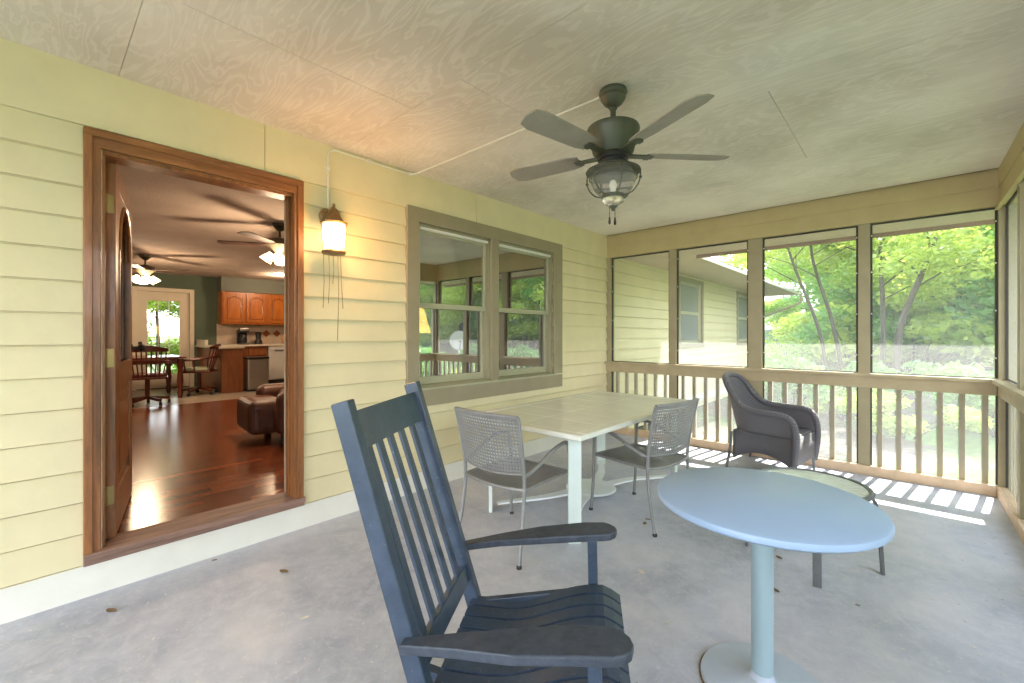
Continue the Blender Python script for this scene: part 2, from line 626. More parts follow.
# leaves
def leafmat(name, dark, light, trans):
    t = NT(name)
    geo = t.node('ShaderNodeNewGeometry')
    col = t.ramp(geo.outputs['Random Per Island'], [(0.0, dark), (1.0, light)])
    df = t.node('ShaderNodeBsdfDiffuse'); t.link(col, df.inputs[0])
    tl = t.node('ShaderNodeBsdfTranslucent')
    t.link(t.mix(0.5, col, trans), tl.inputs[0])
    gl = t.node('ShaderNodeBsdfGlossy'); gl.inputs['Roughness'].default_value = 0.35
    a = t.node('ShaderNodeMixShader'); a.inputs[0].default_value = 0.5
    t.link(df.outputs[0], a.inputs[1]); t.link(tl.outputs[0], a.inputs[2])
    b = t.node('ShaderNodeMixShader'); b.inputs[0].default_value = 0.06
    t.link(a.outputs[0], b.inputs[1]); t.link(gl.outputs[0], b.inputs[2])
    t.link(b.outputs[0], t.out.inputs[0])
    return t.m


M['leaf_a'] = leafmat('maple_leaves', (0.11, 0.25, 0.04), (0.36, 0.56, 0.09), (0.68, 0.88, 0.16))
M['leaf_b'] = leafmat('beech_leaves', (0.17, 0.29, 0.04), (0.50, 0.64, 0.11), (0.85, 0.93, 0.20))
M['leaf_c'] = leafmat('deep_green_leaves', (0.07, 0.20, 0.05), (0.24, 0.47, 0.11), (0.45, 0.78, 0.18))
M['bark'] = wood('tree_bark', (0.035, 0.026, 0.02), (0.11, 0.085, 0.065), 0.9, 2, 1.5, 0.5)
t = NT('woodland_ground')
v = t.coords((1, 1, 1))
a = t.noise(v, 0.35, 5, 0.6, 0.6); b = t.noise(v, 7, 6, 0.75)
litter = t.ramp(b, [(0.35, (0.05, 0.04, 0.032)), (0.6, (0.12, 0.105, 0.09)), (0.75, (0.34, 0.32, 0.30))])
grass = t.ramp(b, [(0.35, (0.03, 0.08, 0.012)), (0.65, (0.12, 0.22, 0.04))])
t.link(t.mix(t.ramp(a, [(0.46, (0, 0, 0)), (0.56, (1, 1, 1))]), litter, grass), t.p.inputs['Base Color'])
t.p.inputs['Roughness'].default_value = 0.95
t.bump(b, 0.8, 0.05)
M['ground'] = t.m

# ------------------------------------------------------------------ setting dimensions
YE = 5.40      # screened end of the porch
XR = 3.70      # screened long side
YB = -2.60     # behind the camera
ZC = 2.726     # porch ceiling
FZ = 0.22      # floor of the house
IC = 2.64      # ceiling of the house
XH = -8.40     # far wall of the house
HE = 13.40     # corner where the house ends
EV = 2.47      # soffit height

# ground outside
def ground():
    b = MB()
    xs = [-40 + i * 2.2 for i in range(52)]
    ys = [-25 + i * 2.2 for i in range(45)]
    rows = []
    for y in ys:
        r = []
        for x in xs:
            d = max(0, y - 12) * 0.10 + max(0, x - 9) * 0.06 + max(0, -16 - x) * 0.06
            z = -0.16 + d + (0.12 * math.sin(x * 0.8) * math.cos(y * 0.7) if (y > 8 or x > 6) else 0)
            if -8.6 < x < 4.5 and -3 < y < 14:
                z = -0.16
            r.append((x, y, z))
        rows.append(r)
    b.grid(rows)
    o = b.build('ground', M['ground'], smooth=True)
    return tag(o, 'leaf-littered woodland ground with grass patches outside the porch', 'ground', kind='structure')


ground()

# slab
b = MB(); b.box(-0.02, 3.86, YB - 0.1, 5.52, -0.15, 0.0)
tag(b.build('floor', M['concrete']), 'pale grey-blue concrete porch slab with mottled stains', 'floor', kind='structure')

# ceiling sheets, 1.24 m rows running along X
b = MB()
g = 0.0011
rows_y = [YB - 0.2, -0.94, 0.30, 1.55, 2.80, 4.05, 5.36]
offs = [0.4, 1.7, 0.9, 1.35, 0.12, 1.3]
for k, (y0, y1) in enumerate(zip(rows_y, rows_y[1:])):
    x = -0.002
    nx = offs[k]
    while x < 3.72:
        x1 = min(nx, 3.72)
        b.box(x + g, x1 - g, y0 + g, y1 - g, ZC, ZC + 0.012)
        x = x1; nx = x1 + 2.43
b.build('ceiling', M['ply'])
tag(bpy.data.objects['ceiling'], 'whitewashed plywood porch ceiling with bold swirling grain', 'ceiling', kind='structure')
b = MB(); b.box(-0.1, 3.9, YB - 0.2, 5.5, ZC + 0.013, ZC + 0.03)
tag(b.build('ceiling_backing', M['spline']), 'dark framing seen in the joints of the porch ceiling', 'ceiling', kind='structure')


# ------------------------------------------------------------------ left wall: lap siding with openings
OPEN = [(0.237, 1.20, 0.175, 2.317), (2.222, 4.147, 0.885, 2.315), (8.03, 9.17, 1.18, 2.36), (11.72, 12.85, 1.18, 2.36)]


def cells(y0, y1, z0, z1, ops):
    ys = sorted({y0, y1} | {v for o in ops for v in o[:2] if y0 < v < y1})
    zs = sorted({z0, z1} | {v for o in ops for v in o[2:] if z0 < v < z1})
    out = []
    for a, bb in zip(zs, zs[1:]):
        run = None
        for c, d in zip(ys, ys[1:]):
            mid = ((c + d) / 2, (a + bb) / 2)
            hole = any(o[0] < mid[0] < o[1] and o[2] < mid[1] < o[3] for o in ops)
            if hole:
                if run: out.append((run[0], run[1], a, bb)); run = None
            else:
                run = (run[0], d) if run else (c, d)
        if run: out.append((run[0], run[1], a, bb))
    return out


b = MB()
for (a, c, d, e) in cells(YB - 0.1, HE, -0.1, 2.75, OPEN):
    b.box(-0.15, -0.004, a, c, d, e)
EXPO = 0.1613
TB, TT = 0.019, 0.003


def lap(y0, y1, z0, z1, za, zb):
    """the slice za..zb of a lap board whose full span is z0..z1"""
    xa = TB + (TT - TB) * (za - z0) / (z1 - z0)
    xb = TB + (TT - TB) * (zb - z0) / (z1 - z0)
    b.hexa([(-0.004, y0, za), (xa, y0, za), (xa, y1, za), (-0.004, y1, za), (-0.004, y0, zb), (xb, y0, zb), (xb, y1, zb), (-0.004, y1, zb)])


for k in range(1, 15):
    # each board: thin lip, slot added to draw the lap's shadow line, tapered face
    z0, z1 = k * EXPO + 0.0005, (k + 1) * EXPO + 0.0005
    for (a, c, d, e) in cells(YB - 0.1, HE, z0, z1, OPEN):
        if d <= z0 + 1e-6:
            lap(a, c, z0, z1, z0, z0 + 0.0030)
            b.box(-0.004, 0.003, a, c, z0 + 0.0030, z0 + 0.0064)
            d = z0 + 0.0064
        lap(a, c, z0, z1, d, e)
z0 = 15 * EXPO + 0.001
for (a, c) in ((YB - 0.1, 1.012), (1.016, 2.9), (2.904, 5.42)):
    b.box(-0.004, 0.020, a, c, z0, ZC + 0.005)
b.box(-0.004, 0.020, 5.5, HE, z0, EV + 0.02)
# small cleat-like trim strip along the ceiling
b.box(-0.004, 0.012, YB, 5.40, ZC - 0.012, ZC + 0.002)
tag(b.build('wall_left', M['siding']), 'long house wall clad in pale yellow lap siding', 'wall', kind='structure')

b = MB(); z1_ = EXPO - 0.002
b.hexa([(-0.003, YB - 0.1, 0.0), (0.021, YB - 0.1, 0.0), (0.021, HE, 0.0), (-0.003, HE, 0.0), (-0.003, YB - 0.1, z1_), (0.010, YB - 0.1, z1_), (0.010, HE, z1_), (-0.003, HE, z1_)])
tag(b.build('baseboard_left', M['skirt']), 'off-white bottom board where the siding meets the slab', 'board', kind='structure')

# far end of the house (short return wall) and its back, close the volume
b = MB(); b.box(XH - 0.15, 0.0, HE - 0.15, HE, -0.1, 2.6)
tag(b.build('wall_far', M['siding']), 'short end wall of the house beyond the porch', 'wall', kind='structure')

# ------------------------------------------------------------------ door_1
d1 = empty('door_1', (0, 0.693, 0), 0, 'open stained oak entry door in its wide wooden casing', 'door', kind='structure')


def rel(b, o=d1):
    return b.xf(Matrix.Translation(-Vector(o.location)))


Y0, Y1, ZT, ZB = 0.237, 1.149, 2.317, 0.225
b = MB()
for (a, c, sgn) in ((0.165, 0.232, 1), (1.195, 1.258, -1)):
    b.box(0.0, 0.030, a, c, 0.20 if sgn > 0 else 0.205, ZT + 0.09)
for (a, c) in ((0.165, 0.200), (1.215, 1.255)):
    b.box(0.030, 0.042, a, c, 0.20, ZT + 0.09)
rel(b).build('casing', M['door_wood'], d1, bevel=0.004)
b = MB()
b.box(0.0, 0.031, 0.165, 1.255, ZT, ZT + 0.092)
b.box(0.031, 0.043, 0.165, 1.255, ZT + 0.052, ZT + 0.092)
rel(b).build('head_casing', M['door_wood_h'], d1, bevel=0.004)
b = MB()
b.box(-0.13, 0.0, 0.232, 0.250, ZB - 0.02, ZT)
b.box(-0.13, 0.0, 1.195, 1.225, ZB - 0.02, ZT)
b.box(-0.13, 0.0, 0.250, 1.195, ZT - 0.02, ZT)
b.box(-0.075, -0.045, 1.183, 1.195, ZB, ZT - 0.02)
rel(b).build('jamb', M['door_wood'], d1, bevel=0.002)
b = MB()
b.box(-0.16, 0.055, 0.165, 1.262, 0.190, 0.226)
b.box(-0.02, 0.040, 0.165, 1.262, 0.163, 0.190)
rel(b).build('threshold', M['door_weather'], d1, bevel=0.005)

# door leaf: built along local +X (away from hinge), thickness along local Y
ang = math.atan2(0.165, -0.85)
leaf = empty('door_leaf', (-0.085, 0.276 - 0.693, FZ + 0.015), ang)
leaf.parent = d1
LW, LH, TH = 0.87, 2.05, 0.045
b = MB()
hy = TH / 2
b.box(0, 0.13, -hy, hy, 0, LH); b.box(LW - 0.13, LW, -hy, hy, 0, LH)
b.box(0.13, LW - 0.13, -hy, hy, 0, 0.22)
b.box(0.13, LW - 0.13, -hy, hy, 0.80, 0.93)
b.box(0.13, LW - 0.13, -hy, hy, 1.93, LH)
# spandrel with the arched cut-out
cx, r, zc = LW / 2, 0.30, 1.60
poly = [(0.13, -hy, 1.93)] + [(0.13, -hy, 1.60)] + [(cx + r * math.cos(R(180 - a)), -hy, zc + 1.02 * r * math.sin(R(a))) for a in range(0, 91, 9)] + [(cx, -hy, 1.93)]
b.prism(poly, (0, TH, 0))
poly = [(LW - p[0], p[1], p[2]) for p in poly]
b.prism(poly, (0, TH, 0))
leaf_frame = b.build('stile_and_rail_frame', M['door_wood'], leaf, bevel=0.003)
b = MB()
b.box(0.14, LW - 0.14, -0.009, 0.009, 0.21, 0.81)
for s in (-1, 1):
    b.hexa([(0.16, s * 0.008, 0.25), (LW - 0.16, s * 0.008, 0.25), (LW - 0.16, s * 0.008, 0.77), (0.16, s * 0.008, 0.77),
            (0.22, s * 0.020, 0.31), (LW - 0.22, s * 0.020, 0.31), (LW - 0.22, s * 0.020, 0.71), (0.22, s * 0.020, 0.71)])
b.build('lower_panel', M['door_wood'], leaf)
b = MB(); b.box(0.12, LW - 0.12, -0.004, 0.004, 0.90, 1.93)
b.build('arched_glass', M['door_glass'], leaf)
b = MB()
for s in (-1, 1):
    b.box(0.125, LW - 0.125, s * hy - 0.006, s * hy + 0.006, 0.92, 0.95)
    b.box(0.125, 0.15, s * hy - 0.006, s * hy + 0.006, 0.95, 1.60)
    b.box(LW - 0.15, LW - 0.125, s * hy - 0.006, s * hy + 0.006, 0.95, 1.60)
    b.tube([(cx + 0.29 * math.cos(R(a)), s * hy, zc + 0.295 * math.sin(R(a))) for a in range(0, 181, 9)], 0.012, 8)
b.build('glass_moulding', M['door_wood'], leaf)
b = MB()
for s in (-1, 1):
    b.lathe([(0, 0), (0.028, 0.0), (0.028, 0.006), (0.011, 0.012), (0.011, 0.035), (0.027, 0.045), (0.03, 0.06), (0.018, 0.074), (0, 0.076)], n=20)
    mm = Matrix.Translation((LW - 0.065, s * hy, 1.02)) @ Matrix.Rotation(R(-90) * s, 4, 'X')
    vs = list(b.b.verts)
    k = len(vs) // 2 if s == 1 else 0
    for v_ in vs[k:]:
        v_.co = mm @ v_.co
b.build('door_knob', M['black'], leaf, smooth=True)
for z in (0.47, 1.22, 2.06):
    b = MB()
    b.box(-0.084, -0.080, 0.262, 0.290, z - 0.05, z + 0.05)
    b.cyl((-0.076, 0.258, z - 0.052), (-0.076, 0.258, z + 0.052), 0.006, n=12)
    rel(b).build('hinge', M['brass'], d1)

# ------------------------------------------------------------------ window_1: two double-hung sashes
w1e = empty('window_1', (0, 3.17, 0), 0, 'twin double-hung window in a taupe casing on the siding wall', 'window', kind='structure')


def relw(b): return b.xf(Matrix.Translation((0, -3.17, 0)))


b = MB()
b.box(0.0, 0.036, 2.100, 2.222, 0.885, 2.315)
b.box(0.0, 0.036, 4.147, 4.310, 0.885, 2.315)
b.box(0.0, 0.036, 2.100, 4.310, 2.315, 2.440)
b.box(0.0, 0.036, 2.100, 4.310, 0.725, 0.868)
relw(b).build('window_frame', M['casing'], w1e, bevel=0.003)
b = MB()
b.box(-0.10, 0.030, 3.108, 3.210, 0.885, 2.315)
relw(b).build('mullion', M['casing'], w1e, bevel=0.003)
b = MB()
b.hexa([(-0.14, 2.20, 0.868), (0.044, 2.20, 0.868), (0.044, 4.17, 0.868), (-0.14, 4.17, 0.868), (-0.14, 2.20, 0.912), (0.044, 2.20, 0.884), (0.044, 4.17, 0.884), (-0.14, 4.17, 0.912)])
relw(b).build('window_sill', M['sash'], w1e)
for (ya, yb) in ((2.222, 3.108), (3.210, 4.147)):
    b = MB()
    b.box(-0.14, 0.0, ya, ya + 0.022, 0.90, 2.315); b.box(-0.14, 0.0, yb - 0.022, yb, 0.90, 2.315)
    b.box(-0.14, 0.0, ya, yb, 2.290, 2.315)
    b.box(-0.020, -0.01, ya + 0.022, ya + 0.030, 0.90, 2.29); b.box(-0.020, -0.01, yb - 0.030, yb - 0.022, 0.90, 2.29)
    relw(b).build('sash_track', M['track'], w1e)
    b = MB(); b.box(-0.022, 0.004, ya + 0.03, yb - 0.03, 2.268, 2.289)
    relw(b).build('head_track', M['white'], w1e)
    for nm, xo, za, zb, bt in (('upper_sash', -0.045, 1.585, 2.29, 0.045), ('lower_sash', -0.083, 0.905, 1.630, 0.065)):
        b = MB()
        a, c = ya + 0.022, yb - 0.022
        b.box(xo - 0.016, xo + 0.016, a, a + 0.032, za, zb); b.box(xo - 0.016, xo + 0.016, c - 0.032, c, za, zb)
        b.box(xo - 0.016, xo + 0.016, a + 0.032, c - 0.032, za, za + bt)
        b.box(xo - 0.016, xo + 0.016, a + 0.032, c - 0.032, zb - 0.042, zb)
        s_ = relw(b).build(nm, M['sash'], w1e, bevel=0.003)
        b = MB(); b.box(xo - 0.003, xo + 0.003, a + 0.025, c - 0.025, za + 0.035, zb - 0.035)
        relw(b).build('pane', M['pane'], s_)

# windows on the far stretch of wall
for n_, (ya, yb, za, zb) in enumerate(OPEN[2:]):
    ew = empty('window_%d' % (n_ + 2), (0, (ya + yb) / 2, 0), 0,
               ['grey screened window on the siding beyond the porch, nearer of two', 'grey screened window farthest along the siding wall, beside the porch post'][n_], 'window', kind='structure')
    T = Matrix.Translation((0, -(ya + yb) / 2, 0))
    b = MB()
    b.box(0, 0.035, ya - 0.08, ya, za - 0.09, zb + 0.08); b.box(0, 0.035, yb, yb + 0.08, za - 0.09, zb + 0.08)
    b.box(0, 0.035, ya, yb, zb, zb + 0.08); b.box(0, 0.045, ya - 0.1, yb + 0.1, za - 0.09, za)
    b.xf(T).build('window_frame', M['casing'], ew)
    b = MB()
    b.box(-0.06, -0.03, ya, ya + 0.05, za, zb); b.box(-0.06, -0.03, yb - 0.05, yb, za, zb)
    b.box(-0.06, -0.03, ya, yb, za, za + 0.06); b.box(-0.06, -0.03, ya, yb, zb - 0.05, zb); b.box(-0.06, -0.025, ya, yb, (za + zb) / 2 - 0.03, (za + zb) / 2 + 0.03)
    b.xf(T).build('sash', M['sash'], ew)
    b = MB(); b.box(-0.055, -0.045, ya, yb, za, zb)
    b.xf(T).build('pane', M['shutter_glass'], ew)

# ------------------------------------------------------------------ screened end wall and long side
# beams (clad in two boards)
b = MB()
b.box(-0.004, XR + 0.12, YE, YE + 0.12, 2.42, ZC + 0.02)
b.box(0.02, XR, YE - 0.012, YE, 2.575, ZC)
b.box(0.02, XR, YE - 0.006, YE, 2.42, 2.575)
tag(b.build('trim_1', M['beam'], bevel=0.002), 'tan beam above the screens at the end of the porch', 'beam', kind='structure')
b = MB()
b.box(XR, XR + 0.12, YB, YE, 2.42, ZC + 0.02)
b.box(XR - 0.012, XR, YB, YE, 2.575, ZC)
b.box(XR - 0.03, XR, YB, YE, 2.385, 2.42)
tag(b.build('trim_2', M['beam'], bevel=0.002), 'tan beam above the screens on the long open side', 'beam', kind='structure')

# posts
posts_end = [(0.0, 0.075), (0.900, 0.989), (1.804, 1.944), (2.774, 2.864), (3.690, 3.82)]
names = ['half post in the corner where the screens meet the siding', 'slim tan post between the two left screens', 'wide tan post behind the wicker chair',
         'slim tan post between the two right-hand screens', 'corner post where the two screened sides meet']
for k, (xa, xb) in enumerate(posts_end):
    b = MB(); b.box(xa, xb, YE, YE + 0.10, 0.0, 2.42)
    tag(b.build('trim_%d' % (3 + k), M['post'], bevel=0.003), names[k], 'post', kind='structure')
posts_side = [4.55, 3.40, 2.25, 1.10, -0.05, -1.20, -2.40]
for k, y in enumerate(posts_side):
    b = MB(); b.box(XR, XR + 0.10, y, y + 0.09, 0.0, 2.42)
    tag(b.build('trim_%d' % (8 + k), M['post'], bevel=0.003), 'slim tan post on the long screened side, %s from the far corner' % ('first', 'second', 'third', 'fourth', 'fifth', 'sixth', 'seventh')[k] if k else 'slim tan post on the long screened side, first from the far corner', 'post', kind='structure')


# railings
def railing(name, label, a, c, axis, bays, balx, pos):
    root = empty(name, ((a + c) / 2, pos, 0) if axis == 'x' else (pos, (a + c) / 2, 0), 0, label, 'railing')
    T = Matrix.Translation(-Vector(root.location))

    def bx(b, u0, u1, v0, v1, z0, z1):
        return b.box(u0, u1, v0, v1, z0, z1) if axis == 'x' else b.box(v0, v1, u0, u1, z0, z1)
    b = MB()
    bx(b, a, c, pos - 0.055, pos - 0.001, 0.945, 0.978)
    b.xf(T).build('rail_cap', M['rail'], root, bevel=0.004)
    b = MB()
    for u0, u1 in bays: bx(b, u0, u1, pos + 0.002, pos + 0.04, 0.838, 0.965)
    bx(b, a, c, pos - 0.016, pos - 0.001, 0.838, 0.944)
    b.xf(T).build('top_rail', M['rail'], root, bevel=0.003)
    b = MB()
    bx(b, a, c, pos - 0.02, pos - 0.001, 0.0, 0.09)
    for u0, u1 in bays: bx(b, u0, u1, pos + 0.002, pos + 0.04, 0.0, 0.085)
    b.xf(T).build('kick_board', M['kick'], root, bevel=0.003)
    for u in balx:
        b = MB(); bx(b, u - 0.019, u + 0.019, pos + 0.050, pos + 0.088, 0.02, 0.93)
        b.xf(T).build('baluster', M['post'], root)
    return root


end_bays = [(0.076, 0.899), (0.990, 1.803), (1.945, 2.773), (2.865, 3.689)]
bal = []
for u0, u1 in end_bays:
    n = 6
    bal += [u0 + (u1 - u0) * (k + 0.5) / n for k in range(n)]
railing('porch_railing', 'tan baluster railing across the end of the porch behind the wicker chair', 0.0, XR - 0.02, 'x', end_bays, bal, YE)
side_bays = []
ys_ = [5.40] + posts_side
side_bays = [(posts_side[k] + 0.091, (ys_[k] - 0.001)) for k in range(len(posts_side))]
bal = []
for u0, u1 in side_bays:
    n = max(2, round((u1 - u0) / 0.137))
    bal += [u0 + (u1 - u0) * (k + 0.5) / n for k in range(n)]
railing('porch_railing', 'tan baluster railing along the long open side, right edge of the photo', YB, YE - 0.03, 'y', side_bays, bal, XR)


# screens: one framed panel per bay
def screen(u0, u1, axis, pos, label):
    root = empty('screen_panel', (0, 0, 0), 0, label, 'insect screen')
    root.location = ((u0 + u1) / 2, pos + 0.046, 0.09) if axis == 'x' else (pos + 0.046, (u0 + u1) / 2, 0.09)
    T = Matrix.Translation(-Vector(root.location))

    def bx(b, a, c, v0, v1, z0, z1):
        return b.box(a, c, v0, v1, z0, z1) if axis == 'x' else b.box(v0, v1, a, c, z0, z1)
    p = pos
    b = MB(); bx(b, u0, u1, p + 0.0448, p + 0.0452, 0.09, 2.418)
    b.xf(T).build('mesh', M['screen'], root)
    b = MB()
    w = 0.016
    bx(b, u0, u0 + w, p + 0.030, p + 0.044, 0.98, 2.418); bx(b, u1 - w, u1, p + 0.030, p + 0.044, 0.98, 2.418)
    bx(b, u0 + w, u1 - w, p + 0.030, p + 0.044, 2.402, 2.418)
    bx(b, u0 + w, u1 - w, p + 0.030, p + 0.044, 0.975, 0.985)
    bx(b, u0, u0 + 0.012, p + 0.030, p + 0.044, 0.09, 0.838); bx(b, u1 - 0.012, u1, p + 0.030, p + 0.044, 0.09, 0.838)
    b.xf(T).build('spline', M['spline'], root)  # dark border strips, also standing in for the shadow at screen edges
    if axis == 'x':
        for z in (1.15, 1.55, 1.95, 2.3):
            for u in (u0 + 0.010, u1 - 0.010):
                b = MB(); bx(b, u - 0.004, u + 0.004, p + 0.027, p + 0.0298, z - 0.006, z + 0.006)
                b.xf(T).build('staple', M['white_metal'], root)


lab = ['insect screen nearest the siding at the end of the porch', 'insect screen through which the far house windows show', 'insect screen right of the wide post, roof corner showing behind',
       'insect screen in the far right bay of the porch end']
for k, (a, c) in enumerate(end_bays):
    screen(a, c, 'x', YE, lab[k])
ordn = ['first', 'second', 'third', 'fourth', 'fifth', 'sixth', 'seventh']
for k, (a, c) in enumerate(side_bays):
    screen(a, c, 'y', XR, 'insect screen on the long open side, %s bay from the far corner' % ordn[k])

# ------------------------------------------------------------------ roof, soffits, fascia, gutter
b = MB()
b.box(0.9, 4.56, 5.52, 6.27, EV, EV + 0.02)
b.box(3.82, 4.56, YB - 0.6, 5.52, EV, EV + 0.02)
b.box(0.02, 0.90, 5.52, HE + 0.9, EV, EV + 0.02)
b.box(XH - 0.9, 0.02, HE, HE + 0.9, EV, EV + 0.02)
tag(b.build('ceiling_soffit', M['soffit']), 'boarded soffit under the eaves outside the screens', 'soffit', kind='structure')
b = MB()
b.box(0.93, 4.58, 6.27, 6.30, EV - 0.045, ZC + 0.045)
b.box(4.56, 4.58, YB - 0.6, 6.27, EV - 0.02, ZC + 0.045)
tag(b.build('trim_15', M['drip']), 'brown edge board along the porch eave', 'fascia', kind='structure')
b = MB()
b.box(0.90, 0.925, 6.33, HE + 0.92, EV - 0.01, EV + 0.045)
b.box(XH, 0.90, HE + 0.9, HE + 0.925, EV - 0.01, EV + 0.045)
tag(b.build('trim_16', M['fascia']), 'white fascia and gutter along the eave of the house wing', 'gutter', kind='structure')
b = MB()
b.hexa([(-9.4, 6.33, EV + 0.05), (0.93, 6.33, EV + 0.05), (0.93, HE + 0.93, EV + 0.05), (-9.4, HE + 0.93, EV + 0.05),
        (-8.4, 6.33, 4.3), (-3.0, 6.33, 4.3), (-3.5, HE - 3, 4.3), (-8.4, HE - 3, 4.3)])
b.hexa([(-9.4, YB - 0.7, ZC + 0.05), (4.60, YB - 0.7, ZC + 0.05), (4.60, 6.32, ZC + 0.05), (-9.4, 6.32, ZC + 0.05),
        (-8.4, YB - 0.7, 4.3), (-3.0, YB - 0.7, 4.3), (-3.0, 6.32, 4.3), (-8.4, 6.32, 4.3)])
tag(b.build('roof', M['roof']), 'low shingled roof over the house and the porch', 'roof', kind='structure')
b = MB()
b.tube(smooth_path([(0.94, HE + 0.86, EV + 0.02), (0.94, HE + 0.86, EV - 0.18), (0.80, HE + 0.80, EV - 0.30), (0.30, HE + 0.35, EV - 0.55), (0.06, HE - 0.02, EV - 0.70), (0.05, HE - 0.10, EV - 0.9), (0.05, HE - 0.10, 0.1)], 4), 0.035, 8)
tag(b.build('downspout', M['post'], smooth=True), 'brown downspout bending back from the roof corner of the house wing', 'downspout')

# ------------------------------------------------------------------ interior shell
b = MB(); b.box(-5.6, -0.15, YB, 8.0, 0.10, FZ)
b.box(-0.15, -0.005, 0.262, 1.18, 0.12, 0.19)
tag(b.build('floor_interior', M['hardwood']), 'glossy dark red hardwood floor inside the doorway', 'floor', kind='structure')
b = MB(); b.box(XH, -5.6, YB, 8.0, 0.10, FZ)
tag(b.build('floor_kitchen', M['tile']), 'beige tiled kitchen floor beyond the hardwood', 'floor', kind='structure')
b = MB(); b.box(XH, -0.15, YB, 8.0, IC, IC + 0.02)
tag(b.build('ceiling_interior', M['int_ceiling']), 'textured tan ceiling inside the house', 'ceiling', kind='structure')
b = MB()
GD = (1.38, 2.26, 0.24, 2.25)
for (a, c, d, e) in cells(YB, 8.0, 0.1, IC, [GD]):
    b.box(XH - 0.15, XH, a, c, d, e)
tag(b.build('wall_back', M['green_wall']), 'dark green far wall of the kitchen', 'wall', kind='structure')
b = MB(); b.box(XH, -0.15, YB - 0.1, YB, 0.1, IC); b.box(XH, -0.15, 8.0, 8.1, 0.1, IC)
tag(b.build('wall_side', M['tan_wall']), 'tan side walls of the living room', 'wall', kind='structure')
b = MB()
for (a, c, d, e) in cells(YB, 8.0, 0.12, IC, [OPEN[0], OPEN[1]]):
    b.box(-0.165, -0.151, a, c, d, e)
tag(b.build('wall_front', M['tan_wall']), 'inner face of the front wall of the living room', 'wall', kind='structure')
# window inner trim in brown wood
b = MB()
b.box(-0.20, -0.166, 2.13, 2.222, 0.80, 2.40); b.box(-0.20, -0.166, 4.147, 4.24, 0.80, 2.40); b.box(-0.20, -0.166, 2.13, 4.24, 2.315, 2.40); b.box(-0.22, -0.166, 2.13, 4.24, 0.80, 0.885)
tag(b.build('trim_17', M['cherry']), 'dark wood inner trim round the twin window', 'trim', kind='structure')

# white glazed back door
dd = empty('door_2', (XH, 1.82, FZ), 0, 'cream glazed back door on the green kitchen wall', 'door', kind='structure')
T = Matrix.Translation((-XH, -1.82, -FZ))
b = MB()
b.box(XH - 0.02, XH + 0.03, 1.30, 1.38, FZ, 2.33); b.box(XH - 0.02, XH + 0.03, 2.26, 2.34, FZ, 2.33); b.box(XH - 0.02, XH + 0.03, 1.38, 2.26, 2.25, 2.33)
b.xf(T).build('casing', M['cream_door'], dd, bevel=0.004)
b = MB()
b.box(XH - 0.06, XH - 0.015, 1.38, 1.55, FZ, 2.25); b.box(XH - 0.06, XH - 0.015, 2.09, 2.26, FZ, 2.25)
b.box(XH - 0.06, XH - 0.015, 1.55, 2.09, FZ, 0.52); b.box(XH - 0.06, XH - 0.015, 1.55, 2.09, 2.06, 2.25)
b.xf(T).build('door_leaf', M['cream_door'], dd)
b = MB(); b.box(XH - 0.042, XH - 0.038, 1.55, 2.09, 0.52, 2.06)
b.xf(T).build('glass_pane', M['glass'], dd)
b = MB()
for k in range(1, 3): b.box(XH - 0.046, XH - 0.034, 1.55 + 0.18 * k - 0.006, 1.55 + 0.18 * k + 0.006, 0.52, 2.06)
for k in range(1, 5): b.box(XH - 0.046, XH - 0.034, 1.55, 2.09, 0.52 + 0.308 * k - 0.006, 0.52 + 0.308 * k + 0.006)
b.xf(T).build('glazing_bars', M['white'], dd)
b = MB(); b.sphere((XH + 0.02, 1.44, 1.18), 0.035); b.cyl((XH - 0.02, 1.44, 1.18), (XH + 0.02, 1.44, 1.18), 0.012)
b.xf(T).build('door_knob', M['black'], dd, smooth=True)

# soffit above the cabinets and backsplash
b = MB(); b.box(XH, -8.03, 2.76, 6.5, 2.32, IC)
tag(b.build('wall_soffit', M['soffit_grey']), 'grey-green soffit above the kitchen cabinets', 'soffit', kind='structure')
b = MB(); b.box(XH, XH + 0.012, 2.76, 6.5, 1.10, 1.60)
tag(b.build('wall_splash', M['splash']), 'beige diamond-tiled backsplash', 'backsplash', kind='structure')


# ------------------------------------------------------------------ kitchen
def cab_door(b, yc, w, z0, z1, xf):
    """raised panel door with an arched top rail, facing +X at plane xf"""
    b.box(xf, xf + 0.02, yc - w / 2, yc + w / 2, z0, z1)


